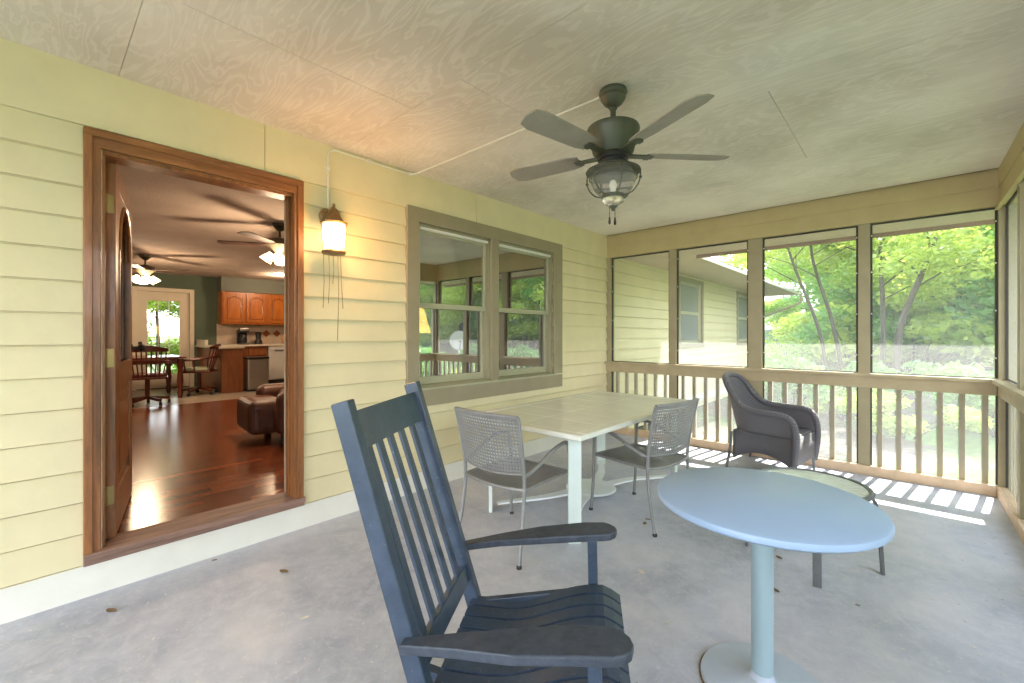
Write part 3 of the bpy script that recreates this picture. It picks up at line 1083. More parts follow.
labels_c = ['oak wall cabinet with arched doors, next to the green wall', 'middle oak wall cabinet over the coffee maker end', 'oak wall cabinet partly behind the door jamb']
for k in range(3):
    ya = 2.78 + k * 0.92
    e = empty('wall_cabinet', (-8.07, ya + 0.46, 1.59), 0, labels_c[k], 'cabinet', 'oak wall cabinets')
    T = Matrix.Translation((8.07, -(ya + 0.46), -1.59))
    b = MB(); b.box(XH + 0.013, -8.07, ya, ya + 0.918, 1.59, 2.319)
    b.xf(T).build('body', M['cabinet'], e, bevel=0.003)
    for j in range(2):
        yc = ya + 0.235 + j * 0.45
        w, z0, z1 = 0.42, 1.63, 2.28
        b = MB()
        b.box(-8.069, -8.052, yc - w / 2, yc + w / 2, z0, z1)
        b.box(-8.052, -8.044, yc - w / 2, yc - w / 2 + 0.055, z0, z1); b.box(-8.052, -8.044, yc + w / 2 - 0.055, yc + w / 2, z0, z1)
        b.box(-8.052, -8.044, yc - w / 2 + 0.055, yc + w / 2 - 0.055, z0, z0 + 0.055)
        hw = w / 2 - 0.055
        pts = [(-8.052, yc - hw, z1), (-8.052, yc - hw, z1 - 0.11)] + [(-8.052, yc - hw + 2 * hw * i / 10, z1 - 0.11 + 0.06 * math.sin(PI * i / 10) ** 1.5) for i in range(1, 10)] + [(-8.052, yc + hw, z1 - 0.11), (-8.052, yc + hw, z1)]
        b.prism(pts, (0.008, 0, 0))
        dr = b.xf(T).build('door', M['cabinet'], e, bevel=0.002)
        b = MB()
        pts = [(-8.052, yc - hw + 0.022, z0 + 0.077), (-8.052, yc + hw - 0.022, z0 + 0.077), (-8.052, yc + hw - 0.022, z1 - 0.135)] + [(-8.052, yc + (hw - 0.022) - 2 * (hw - 0.022) * i / 10, z1 - 0.135 + 0.06 * math.sin(PI * i / 10) ** 1.5) for i in range(1, 10)] + [(-8.052, yc - hw + 0.022, z1 - 0.135)]
        b.prism(pts, (0.006, 0, 0))
        b.xf(T).build('raised_panel', M['cabinet'], dr, bevel=0.002)
        b = MB()
        loop = [Vector(p) + Vector((0.004, 0, 0)) for p in pts]
        b.tube(loop, 0.008, 6, closed=True)
        b.xf(T).build('panel_groove', M['cherry'], dr)
# base cabinets
e = empty('base_cabinet', (-7.8, 3.20, FZ), 0, 'dark oak base cabinet behind the steel bin', 'cabinet')
T = Matrix.Translation((7.8, -3.20, -FZ))
b = MB(); b.box(XH + 0.013, -7.78, 2.80, 3.60, FZ + 0.0, 1.09)
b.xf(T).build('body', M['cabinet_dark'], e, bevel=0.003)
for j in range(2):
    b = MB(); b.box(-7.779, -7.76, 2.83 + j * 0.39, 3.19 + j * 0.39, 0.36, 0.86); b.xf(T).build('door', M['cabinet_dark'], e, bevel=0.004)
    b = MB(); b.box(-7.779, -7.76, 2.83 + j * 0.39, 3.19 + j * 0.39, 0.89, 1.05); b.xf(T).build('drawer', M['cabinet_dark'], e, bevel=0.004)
e = empty('dishwasher', (-8.0, 3.93, FZ), 0, 'white dishwasher with a black toe kick under the counter', 'dishwasher')
T = Matrix.Translation((8.0, -3.93, -FZ))
b = MB(); b.box(XH + 0.013, -7.77, 3.625, 4.225, FZ + 0.09, 1.09); b.xf(T).build('body', M['applwhite'], e)
b = MB(); b.box(-7.769, -7.74, 3.63, 4.22, FZ + 0.11, 0.98); b.xf(T).build('door', M['applwhite'], e, bevel=0.006)
b = MB(); b.box(-7.769, -7.735, 3.63, 4.22, 0.99, 1.08); b.xf(T).build('control_panel', M['applwhite'], e, bevel=0.004)
b = MB(); b.box(-7.735, -7.72, 3.75, 4.10, 0.985, 1.0); b.xf(T).build('handle', M['black'], e)
b = MB(); b.box(XH + 0.05, -7.80, 3.63, 4.22, FZ, FZ + 0.09); b.xf(T).build('toe_kick', M['black'], e)
b = MB(); b.box(XH + 0.013, -7.72, 2.80, 6.4, 1.091, 1.13)
tag(b.build('worktop', M['counter'], bevel=0.004), 'beige laminate worktop along the back of the kitchen', 'worktop')
e = empty('kitchen_peninsula', (-7.5, 2.60, FZ), 0, 'oak peninsula jutting from the green wall with a pale top', 'peninsula')
T = Matrix.Translation((7.5, -2.60, -FZ))
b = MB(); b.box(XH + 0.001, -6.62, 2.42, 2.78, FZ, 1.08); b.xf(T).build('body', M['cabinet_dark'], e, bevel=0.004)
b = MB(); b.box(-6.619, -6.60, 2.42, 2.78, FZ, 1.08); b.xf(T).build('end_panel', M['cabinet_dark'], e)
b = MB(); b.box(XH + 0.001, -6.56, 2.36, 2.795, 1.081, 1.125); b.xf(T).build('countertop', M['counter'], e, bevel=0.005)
b = MB(); b.box(XH + 0.001, -7.7, 2.38, 2.44, 1.125, 1.24); b.xf(T).build('ledge', M['counter'], e)
# steel bin
e = empty('trash_bin', (-6.72, 3.04, FZ), 0, 'stainless steel bin standing against the end of the peninsula', 'bin')
b = MB(); b.box(-0.16, 0.16, -0.19, 0.19, 0.03, 0.64); b.build('body', M['steel'], e, bevel=0.02, seg=3)
b = MB(); b.box(-0.17, 0.17, -0.20, 0.20, 0.642, 0.68); b.build('lid', M['black'], e, bevel=0.012)
b = MB(); b.box(-0.165, 0.165, -0.195, 0.195, 0.0, 0.029); b.build('base', M['black'], e)
# coffee maker
e = empty('coffee_maker', (-8.1, 3.20, 1.131), 0, 'black and chrome coffee maker on the counter', 'coffee maker')
b = MB(); b.box(-0.11, 0.11, -0.10, 0.10, 0, 0.03); b.box(-0.11, -0.05, -0.10, 0.10, 0.03, 0.33); b.box(-0.05, 0.10, -0.10, 0.10, 0.27, 0.33); b.build('body', M['black'], e, bevel=0.01)
b = MB(); b.box(-0.04, 0.105, -0.09, 0.09, 0.331, 0.37); b.build('top', M['steel'], e, bevel=0.01)
b = MB(); b.lathe([(0, 0.031), (0.06, 0.032), (0.078, 0.09), (0.07, 0.16), (0.05, 0.2), (0.055, 0.22)], (0.03, 0, 0), 20); b.tube(arc((0.09, 0, 0.13), 0.05, -70, 70, 8, 'xz'), 0.008, 8); b.build('carafe', M['black'], e, smooth=True)
e = empty('blender', (-8.1, 3.52, 1.131), 0, 'dark blender jar beside the coffee maker', 'blender')
b = MB(); b.lathe([(0, 0), (0.08, 0.0), (0.085, 0.05), (0.06, 0.11), (0, 0.11)], n=20); b.build('base', M['black'], e, smooth=True)
b = MB(); b.lathe([(0, 0.111), (0.05, 0.111), (0.07, 0.27), (0.055, 0.28), (0, 0.29)], n=20); b.build('jar', M['black'], e, smooth=True)
b = MB(); b.lathe([(0, 0), (0.07, 0), (0.12, 0.06), (0.125, 0.14), (0.09, 0.22), (0.05, 0.24), (0.055, 0.27), (0, 0.275)], (-8.1, 4.15, 1.131), 24)
tag(b.build('jar', M['terracotta'], smooth=True), 'round terracotta jar on the counter by the door jamb', 'jar')
for k, y in enumerate((3.78, 4.02)):
    b = MB(); b.prism([(XH + 0.0125, y - 0.09, 1.38), (XH + 0.0125, y, 1.29), (XH + 0.0125, y + 0.09, 1.38), (XH + 0.0125, y, 1.47)], (0.004, 0, 0))
    tag(b.build('accent_tile', M['cabinet_dark']), ['dark diamond tile on the backsplash, left one', 'dark diamond tile on the backsplash by the terracotta jar'][k], 'tile', 'dark diamond tiles on the backsplash')

# ------------------------------------------------------------------ dining set with two caster armchairs
e = empty('kitchen_table', (-7.0, 1.25, FZ), 0, 'dark wooden kitchen table with turned legs by the back door', 'table')
b = MB(); b.box(-0.58, 0.58, -0.55, 0.58, 0.71, 0.74); b.build('tabletop', M['cherry'], e, bevel=0.008)
b = MB()
for s in (-1, 1):
    b.box(-0.48, 0.48, s * 0.46 - 0.01, s * 0.46 + 0.01, 0.62, 0.709); b.box(s * 0.50 - 0.01, s * 0.50 + 0.01, -0.46, 0.46, 0.62, 0.709)
b.build('apron', M['cherry'], e)
for sx in (-1, 1):
    for sy in (-1, 1):
        b = MB(); b.lathe([(0, 0), (0.03, 0), (0.045, 0.10), (0.03, 0.16), (0.05, 0.30), (0.035, 0.52), (0.05, 0.56), (0.05, 0.70), (0, 0.70)], (sx * 0.50, sy * 0.50, 0), 14)
        b.build('leg', M['cherry'], e, smooth=True)


def captain(loc, rz, label, seatmat):
    """bow-back caster armchair facing local +Y"""
    e = empty('captain_chair', loc, rz, label, 'chair', 'wooden caster chairs at the kitchen table')
    b = MB()
    for k in range(5):
        a = R(90 + 72 * k)
        b.bar((0.03 * math.cos(a), 0.03 * math.sin(a), 0.12), (0.29 * math.cos(a), 0.29 * math.sin(a), 0.085), 0.05, 0.045)
    b.cyl((0, 0, 0.09), (0, 0, 0.42), 0.032)
    b.build('pedestal', M['cherry'], e, bevel=0.006)
    for k in range(5):
        a = R(90 + 72 * k)
        p = Vector((0.29 * math.cos(a), 0.29 * math.sin(a), 0.028))
        b = MB(); b.cyl(p + Vector((-0.02, 0, 0)), p + Vector((0.02, 0, 0)), 0.028, n=14); b.cyl(p + Vector((0, 0, 0.02)), p + Vector((0, 0, 0.07)), 0.008, n=8)
        b.build('caster', M['rubber'], e, smooth=True)
    b = MB(); b.box(-0.26, 0.26, -0.24, 0.25, 0.42, 0.455); b.build('seat', M['cherry'], e, bevel=0.012)
    b = MB(); b.box(-0.24, 0.24, -0.20, 0.24, 0.456, 0.51); b.build('cushion', seatmat, e, bevel=0.02, seg=3)
    # arm bow
    b = MB()
    path = smooth_path([(-0.27, 0.20, 0.66), (-0.29, 0.0, 0.67), (-0.25, -0.20, 0.70), (0, -0.30, 0.72), (0.25, -0.20, 0.70), (0.29, 0.0, 0.67), (0.27, 0.20, 0.66)], 5)
    b.tube(path, 0.022, 8); b.build('arm_bow', M['cherry'], e, smooth=True)
    b = MB()
    rows = []
    for i in range(13):
        a = -1 + 2 * i / 12
        x = 0.27 * a; y = -0.34 + 0.10 * a * a
        h = 0.10 * (1 - 0.55 * a * a)
        rows.append([(x, y + 0.02, 0.86), (x, y + 0.015, 0.86 + h), (x, y - 0.015, 0.86 + h), (x, y - 0.01, 0.86)])
    b.grid([r + [r[0]] for r in rows]); b.build('crest_rail', M['cherry'], e, smooth=True)
    for i in range(9):
        a = -1 + 2 * i / 8
        x = 0.23 * a; y0 = -0.20 + 0.03 * a * a
        b = MB(); b.tube([(x * 0.85, y0, 0.45), (x, -0.275 + 0.08 * a * a, 0.66), (x * 1.05, -0.335 + 0.095 * a * a, 0.87)], 0.010, 8); b.build('spindle', M['cherry'], e, smooth=True)
    for s in (-1, 1):
        for y in (0.17, 0.02):
            b = MB(); b.cyl((s * 0.24, y * 0.9, 0.45), (s * 0.28, y, 0.66), 0.012, n=8); b.build('arm_support', M['cherry'], e, smooth=True)
    return e


captain((-5.93, 1.22, FZ), R(80), 'dark wooden caster armchair seen from behind, left of the kitchen table', M['cherry'])
captain((-6.83, 2.10, FZ), R(155), 'dark wooden caster armchair with a sage cushion beside the peninsula', M['cushion'])

# ------------------------------------------------------------------ leather recliner by the doorway
e = empty('recliner', (-1.98, 1.90, FZ), R(-5), 'brown leather recliner just inside the doorway, partly behind the jamb', 'armchair')
b = MB(); b.box(-0.42, 0.40, -0.20, 0.62, 0.10, 0.36); b.build('base', M['leather'], e, bevel=0.05, seg=4)
b = MB(); b.box(-0.45, 0.20, -0.42, -0.05, 0.08, 0.44); b.build('footrest', M['leather'], e, bevel=0.08, seg=5)
b = MB(); b.box(-0.30, 0.30, -0.04, 0.55, 0.361, 0.50); b.build('seat_cushion', M['leather'], e, bevel=0.06, seg=4)
for sx, nm in ((-1, 'armrest'), (1, 'armrest')):
    b = MB(); b.box(sx * 0.42 - 0.11, sx * 0.42 + 0.11, -0.22, 0.62, 0.10, 0.55); b.build(nm, M['leather'], e, bevel=0.09, seg=5)
b = MB(); b.box(-0.34, 0.34, 0.50, 0.78, 0.35, 1.02); b.build('backrest', M['leather'], e, bevel=0.10, seg=5)
for sx in (-1, 1):
    b = MB(); b.box(sx * 0.34 - 0.03, sx * 0.34 + 0.03, -0.15, -0.09, 0, 0.10); b.box(sx * 0.34 - 0.03, sx * 0.34 + 0.03, 0.5, 0.56, 0, 0.10); b.build('foot', M['rubber'], e)


# ------------------------------------------------------------------ indoor ceiling fans with lit shades
def indoor_fan(loc, rz, label, nblade=5, R_=0.62):
    e = empty('ceiling_fan', loc, rz, label, 'ceiling fan')
    b = MB(); b.lathe([(0, 0), (0.085, 0), (0.08, -0.03), (0.03, -0.08), (0.012, -0.085), (0.012, -0.18), (0, -0.18)], n=20); b.build('canopy', M['bronze'], e, smooth=True)
    b = MB(); b.lathe([(0, -0.16), (0.06, -0.165), (0.13, -0.19), (0.14, -0.25), (0.08, -0.30), (0.05, -0.33), (0.05, -0.36), (0, -0.36)], n=24); b.build('motor_housing', M['bronze'], e, smooth=True)
    for k in range(nblade):
        a = 2 * PI * k / nblade
        ca, sa = math.cos(a), math.sin(a)
        b = MB()
        n_ = Vector((-sa, ca, 0))
        d = Vector((ca, sa, 0))
        up = Vector((0, 0, 1))
        tl = n_ * 0.99 + up * 0.06
        P = [d * 0.10 + tl * -0.03, d * 0.22 + tl * -0.055, d * R_ + tl * -0.07, d * (R_ + 0.03) + tl * 0, d * R_ + tl * 0.07, d * 0.22 + tl * 0.055, d * 0.10 + tl * 0.03]
        b.prism([p + Vector((0, 0, -0.245)) for p in P], (0, 0, 0.008))
        b.build('blade', M['bladewood'], e)
    for k in range(4):
        a = PI / 4 + PI / 2 * k
        d = Vector((math.cos(a), math.sin(a), 0))
        b = MB()
        b.lathe([(0.025, 0.0), (0.03, -0.02), (0.055, -0.07), (0.068, -0.11)], n=16)
        q = Vector((0, 0, 1)).rotation_difference((d * -0.65 + Vector((0, 0, 1))).normalized()).to_matrix().to_4x4()
        b.xf(Matrix.Translation(d * 0.09 + Vector((0, 0, -0.34))) @ q)
        b.build('lamp_shade', M['lit_shade'], e, smooth=True)
    return e


indoor_fan((-2.30, 1.93, IC), R(20), 'ceiling fan with lit glass shades half behind the right door jamb')
indoor_fan((-6.0, 1.20, IC), R(50), 'ceiling fan with lit glass shades above the kitchen chairs')
for loc, pw in (((-2.30, 1.93, IC - 0.55), 17), ((-6.0, 1.20, IC - 0.55), 19), ((-6.9, 3.6, IC - 0.10), 12)):
    ld = bpy.data.lights.new('fan_bulbs', 'POINT')
    ld.energy = pw; ld.color = (1.0, 0.74, 0.48); ld.shadow_soft_size = 0.12; ld.specular_factor = 0.2
    lo = bpy.data.objects.new('fan_bulbs', ld); C.objects.link(lo); lo.location = loc
b = MB(); b.lathe([(0, -0.004), (0.06, -0.004), (0.085, -0.012), (0.085, 0.0), (0, 0.0)], (-6.65, 3.45, IC), 20)
tag(b.build('recessed_lamp', M['lit_can']), 'small recessed ceiling lamp over the kitchen', 'lamp')

# table lamp near the window, on a small round table
e = empty('end_table', (-0.98, 2.86, FZ), 0, 'dark round end table under the yellow lamp inside the window', 'table')
b = MB(); b.lathe([(0, 0.55), (0.26, 0.55), (0.27, 0.565), (0.26, 0.58), (0, 0.58)], n=28); b.build('tabletop', M['cherry'], e, smooth=True)
b = MB(); b.lathe([(0, 0), (0.2, 0), (0.19, 0.02), (0.03, 0.05), (0.03, 0.549), (0, 0.549)], n=20); b.build('pedestal', M['cherry'], e, smooth=True)
e = empty('table_lamp', (-0.98, 2.86, FZ + 0.581), 0, 'table lamp with a glowing yellow shade seen through the window', 'lamp')
b = MB(); b.lathe([(0, 0), (0.09, 0), (0.09, 0.02), (0.03, 0.05), (0.08, 0.18), (0.07, 0.32), (0.015, 0.42), (0.012, 0.60), (0, 0.60)], n=24); b.build('base', M['bronze'], e, smooth=True)
b = MB(); b.lathe([(0.20, 0.57), (0.115, 0.86)], n=32); b.build('lamp_shade', M['shade_yellow'], e, smooth=True, solid=0.004)

# ------------------------------------------------------------------ porch ceiling fan
FX, FY = 1.902, 2.20
fan = empty('ceiling_fan', (FX, FY, ZC), 0, 'dark bronze outdoor ceiling fan with a caged glass globe', 'ceiling fan')
b = MB(); b.lathe([(0, 0), (0.074, 0), (0.078, -0.018), (0.068, -0.028), (0.07, -0.045), (0.052, -0.075), (0.03, -0.092), (0, -0.095)], n=32); b.build('canopy', M['fanmetal'], fan, smooth=True)
b = MB(); b.cyl((0, 0, -0.09), (0, 0, -0.235), 0.016); b.lathe([(0.016, -0.10), (0.023, -0.105), (0.016, -0.115)], n=16); b.build('downrod', M['fanmetal'], fan, smooth=True)
b = MB(); b.lathe([(0, -0.205), (0.10, -0.207), (0.142, -0.215), (0.147, -0.228), (0.143, -0.245), (0.112, -0.355), (0.100, -0.368), (0, -0.37)], n=40); b.build('motor_housing', M['fanmetal'], fan, smooth=True)
b = MB()
b.lathe([(0, -0.369), (0.085, -0.371), (0.085, -0.395), (0.076, -0.398), (0.076, -0.415), (0.088, -0.418), (0.088, -0.43), (0, -0.43)], n=32)
b.build('switch_housing', M['black'], fan, smooth=True)
for k in range(5):
    a = R(47 + 72 * k)
    d = Vector((math.cos(a), math.sin(a), 0)); n_ = Vector((-math.sin(a), math.cos(a), 0))
    tl = n_ * 0.975 + Vector((0, 0, 0.21))
    z = Vector((0, 0, -0.365))
    b = MB()
    P = [(0.20, -0.048), (0.26, -0.062), (0.60, -0.072), (0.655, -0.055), (0.67, 0.0), (0.655, 0.055), (0.60, 0.072), (0.26, 0.062), (0.20, 0.048)]
    b.prism([d * p + tl * q + z for p, q in P], (0, 0, 0.007))
    bl = b.build('blade', M['blade'], fan, bevel=0.002)
    b = MB(); b.bar(d * 0.085 + z + Vector((0, 0, -0.004)), d * 0.23 + z + Vector((0, 0, -0.004)), 0.045, 0.008); b.bar(d * 0.2 + z - n_ * 0.035 + Vector((0, 0, -0.006)), d * 0.2 + z + n_ * 0.035 + Vector((0, 0, -0.004)), 0.03, 0.008)
    b.build('blade_iron', M['fanmetal'], bl)
b = MB(); b.lathe([(0.075, -0.428), (0.115, -0.437), (0.150, -0.455), (0.153, -0.462), (0.147, -0.462), (0.112, -0.444), (0.075, -0.436)], n=40); b.build('light_rim', M['fanmetal'], fan, smooth=True)
b = MB(); b.lathe([(0.10, -0.445), (0.122, -0.485), (0.125, -0.515), (0.105, -0.560), (0.075, -0.590), (0.055, -0.605)], n=32); b.build('globe', M['seeded'], fan, smooth=True)
b = MB()
b.tube([(0.131 * math.cos(2 * PI * k / 40), 0.131 * math.sin(2 * PI * k / 40), -0.497) for k in range(40)], 0.0045, 8, closed=True)
for k in range(6):
    a = 2 * PI * k / 6 + 0.3
    pts = [(r * math.cos(a), r * math.sin(a), z) for r, z in ((0.148, -0.460), (0.150, -0.50), (0.138, -0.545), (0.105, -0.583), (0.064, -0.598))]
    b.tube(smooth_path(pts, 4), 0.0042, 8)
    b.sphere((0.150 * math.cos(a), 0.150 * math.sin(a), -0.51), 0.009, n=6)
b.build('cage', M['fanmetal'], fan, smooth=True)
b = MB(); b.lathe([(0, -0.590), (0.064, -0.590), (0.064, -0.612), (0, -0.612)], n=28); b.build('cage_collar', M['fanmetal'], fan, smooth=True)
b = MB(); b.lathe([(0, -0.6125), (0.06, -0.6125), (0.058, -0.632), (0.035, -0.646), (0, -0.648)], n=28); b.build('bottom_glass', M['seeded'], fan, smooth=True)
b = MB(); b.lathe([(0, -0.648), (0.026, -0.650), (0.024, -0.658), (0.012, -0.668), (0.008, -0.680), (0, -0.682)], n=18); b.build('finial', M['fanmetal'], fan, smooth=True)
b = MB(); b.lathe([(0, -0.50), (0.014, -0.51), (0.02, -0.53), (0.014, -0.555), (0.012, -0.57), (0, -0.57)], n=14)
b.build('bulb', M['white'], fan, smooth=True)
for dx, zz in ((-0.022, -0.735), (0.012, -0.745)):
    b = MB(); b.cyl((dx, 0.0, -0.64), (dx, 0.0, zz + 0.03), 0.0018, n=6); b.lathe([(0, zz + 0.03), (0.004, zz + 0.025), (0.0075, zz - 0.005), (0.006, zz - 0.015), (0, zz - 0.018)], (dx, 0, 0), 10)
    b.build('pull_chain', M['black'], fan, smooth=True)

# conduit from the lantern to the fan
b = MB()
pts = smooth_path([(0.028, 1.432, 2.27), (0.028, 1.43, 2.5), (0.028, 1.432, 2.64), (0.028, 1.46, 2.69), (0.028, 1.52, 2.70), (0.028, 1.8, 2.700), (0.028, 2.05, 2.70), (0.035, 2.15, 2.705), (0.07, 2.185, 2.718)], 6)
pts += [Vector((0.3, 2.19, 2.719)), Vector((1.0, 2.195, 2.719)), Vector((1.815, 2.20, 2.719))]
b.tube(pts, 0.0065, 8)
for p in ((0.03, 1.43, 2.55), (0.03, 1.75, 2.70), (0.034, 2.13, 2.703)):
    b.box(0.018, 0.038, p[1] - 0.012, p[1] + 0.012, p[2] - 0.012, p[2] + 0.012)
tag(b.build('electric_cable', M['cable'], smooth=True), 'white cable running from the wall lantern across to the porch fan', 'cable')

# ------------------------------------------------------------------ wall lantern
ln = empty('wall_lantern', (0.02, 1.42, 2.20), 0, 'lit brass wall lantern beside the doorway', 'lantern')
b = MB()
b.lathe([(0, 0), (0.055, 0), (0.058, 0.008), (0.045, 0.022), (0.02, 0.03), (0, 0.03)], n=28)
b.xf(Matrix.Rotation(R(90), 4, 'Y')); b.build('backplate', M['lamp_brass'], ln, smooth=True)
b = MB(); b.tube(smooth_path([(0.02, 0, 0), (0.06, 0, 0.03), (0.10, 0, 0.045), (0.125, 0, 0.03)], 5), 0.009, 10); b.build('bracket', M['lamp_brass'], ln, smooth=True)
b = MB(); b.lathe([(0, 0.075), (0.008, 0.07), (0.012, 0.055), (0.006, 0.045), (0.02, 0.035), (0.035, 0.02), (0.048, -0.02), (0.07, -0.055), (0.092, -0.065), (0.090, -0.075), (0.075, -0.075)], (0.12, 0, 0), 24)
b.build('cap', M['lamp_brass'], ln, smooth=True)
b = MB(); b.lathe([(0.074, -0.076), (0.078, -0.13), (0.072, -0.20), (0.066, -0.262)], (0.12, 0, 0), 24); b.build('glass_cylinder', M['lit_glass'], ln, smooth=True)
b = MB()
b.lathe([(0, -0.263), (0.078, -0.263), (0.083, -0.272), (0.075, -0.285), (0.03, -0.292), (0, -0.295)], (0.12, 0, 0), 24)
for k in range(6):
    a = 2 * PI * k / 6 + 0.4
    b.tube([(0.12 + r * math.cos(a), r * math.sin(a), z) for r, z in ((0.083, -0.07), (0.085, -0.13), (0.079, -0.20), (0.072, -0.268))], 0.0028, 6)
b.build('cage', M['lamp_brass'], ln, smooth=True)
ld = bpy.data.lights.new('lantern_bulb', 'POINT')
ld.energy = 3.6; ld.color = (1.0, 0.50, 0.20); ld.shadow_soft_size = 0.07
lo = bpy.data.objects.new('lantern_bulb', ld); C.objects.link(lo); lo.location = (0.27, 1.42, 2.03)

wc = empty('wind_chime', (0.14, 1.42, 1.905), 0, 'thin rusty strands of a wind chime hanging from the lantern', 'wind chime')
for (dx, dy, L) in ((-0.02, -0.065, 0.37), (0.02, -0.045, 0.34), (0.0, -0.005, 0.20), (0.03, 0.015, 0.60), (-0.01, 0.055, 0.37)):
    b = MB(); b.tube([(dx, dy, 0.002), (dx + 0.003, dy + 0.004, -L * 0.5), (dx - 0.002, dy - 0.002 + (0.02 if L == 0.37 and dy > 0 else 0), -L)], [0.0022, 0.0022, 0.0028], 6)
    b.build('strand', M['strand'], wc, smooth=True)


# ------------------------------------------------------------------ rocking chair (forward = +X local, far side = +Y)
RC = empty('rocking_chair', (2.069, 0.893, 0), R(32.4), 'dark blue slatted wooden rocking chair in the foreground', 'chair')
ZS, ZF = 0.377, 0.465
WB, WA, LB, TL = 0.237, 0.290, 0.822, 0.296
st, ct = math.sin(TL), math.cos(TL)


def bp(u, y, l):
    """point on the back plane: l metres up the back from seat level, u in front of it"""
    return Vector((-l * st + u * ct, y, ZS + l * ct + u * st))


for s in (-1, 1):
    b = MB()
    b.bar(bp(0, s * WB, -0.33), bp(0, s * WB, LB), 0.038, 0.052, up=(ct, 0, st))
    b.build('back_post', M['navy'], RC, bevel=0.004)
# crest rail, slightly bowed
b = MB()
rows = []
for i in range(11):
    a = -1 + 2 * i / 10
    y = a * (WB - 0.017); dp = -0.018 * (1 - a * a)
    rows.append([bp(dp + 0.010, y, LB - 0.145), bp(dp + 0.010, y, LB - 0.035), bp(dp - 0.012, y, LB - 0.035), bp(dp - 0.012, y, LB - 0.145), bp(dp + 0.010, y, LB - 0.145)])
b.grid(rows); b.build('crest_rail', M['navy'], RC, smooth=True, bevel=0.002)
b = MB(); b.bar(bp(0, -WB + 0.017, 0.095), bp(0, WB - 0.017, 0.095), 0.06, 0.026, up=(ct, 0, st))
b.build('lower_back_rail', M['navy'], RC, bevel=0.003)
for k in range(5):
    y = -WB + (k + 1) * (2 * WB) / 6
    dp = -0.018 * (1 - (y / WB) ** 2)
    b = MB(); b.bar(bp(0, y, 0.11), bp(dp, y, LB - 0.14), 0.034, 0.012, up=(ct, 0, st)); b.build('back_slat', M['navy'], RC, bevel=0.003)
# seat: slats run front to back
def zseat(x):
    t = max(0, min(1, x / 0.52))
    return ZS + 0.004 + 0.085 * math.sin(min(1, max(0, (t - 0.25) / 0.65)) * PI / 2) ** 2 - (0.03 * ((t - 0.9) / 0.1) ** 2 if t > 0.9 else 0)


nS = 8
for k in range(nS):
    w = 0.051
    y = -0.245 + (k + 0.5) * 0.49 / nS
    b = MB()
    rows = []
    for i in range(19):
        x = 0.0 + 0.530 * i / 18
        z = zseat(x)
        rows.append([(x, y - w / 2, z), (x, y + w / 2, z), (x, y + w / 2, z - 0.016), (x, y - w / 2, z - 0.016), (x, y - w / 2, z)])
    b.grid(rows)
    b.face([b.b.verts[0] if False else v for v in []]) if False else None
    b.build('seat_slat', M['navy'], RC, bevel=0.003)
b = MB()
b.bar((0.02, -0.235, ZS - 0.03), (0.02, 0.235, ZS - 0.03), 0.025, 0.05); b.bar((0.43, -0.26, ZF - 0.045), (0.43, 0.26, ZF - 0.045), 0.025, 0.05)
for s in (-1, 1):
    b.bar((0.0, s * 0.225, ZS - 0.03), (0.43, s * 0.25, ZF - 0.045), 0.025, 0.05)
b.build('seat_frame', M['navy'], RC, bevel=0.003)
for s in (-1, 1):
    b = MB()
    b.bar((0.445, s * 0.262, 0.055), (0.435, s * 0.268, 0.612), 0.042, 0.034, up=(1, 0, 0)); b.build('front_leg', M['navy'], RC, bevel=0.004)
    # arm: tapers toward the back, rounded paddle front
    ol = [(-0.055, 0.234 + 0.018), (-0.055, 0.285), (0.10, 0.315), (0.25, 0.345), (0.40, 0.352)] + \
         [(0.462 + 0.068 * math.cos(R(a)) * 0.9, 0.298 + 0.055 * math.sin(R(a))) for a in (75, 50, 25, 0, -25, -50, -75)] + [(0.40, 0.240), (0.25, 0.244), (0.10, 0.252)]
    b = MB()
    za = lambda x: 0.555 + (0.640 - 0.555) * min(1, max(0, (x + 0.055) / 0.50)) ** 0.85
    top = [b.b.verts.new((x, s * y, za(x))) for x, y in ol]
    bot = [b.b.verts.new((x, s * y, za(x) - 0.026)) for x, y in ol]
    # spine so the long faces stay planar enough
    b.face(top); b.face(bot[::-1])
    for i in range(len(ol)):
        j = (i + 1) % len(ol)
        b.face([top[i], top[j], bot[j], bot[i]])
    bmesh.ops.triangulate(b.b, faces=[f for f in b.b.faces if len(f.verts) > 4])
    b.build('armrest', M['navy_arm'], RC, bevel=0.008, seg=3)
    b = MB()
    pts = []
    for i in range(21):
        t = i / 20
        x = -0.24 + 0.84 * t
        pts.append((x, s * 0.25, 0.022 + 0.10 * ((x - 0.15) / 0.5) ** 2 * 0.9))
    for p, q in zip(pts, pts[1:]):
        b.bar(p, q, 0.035, 0.042)
    b.build('rocker', M['navy'], RC)
for z, x in ((0.16, 0.435), (0.26, 0.435)):
    b = MB(); b.cyl((x, -0.26, z), (x, 0.26, z), 0.011, n=12); b.build('stretcher', M['navy'], RC, smooth=True)

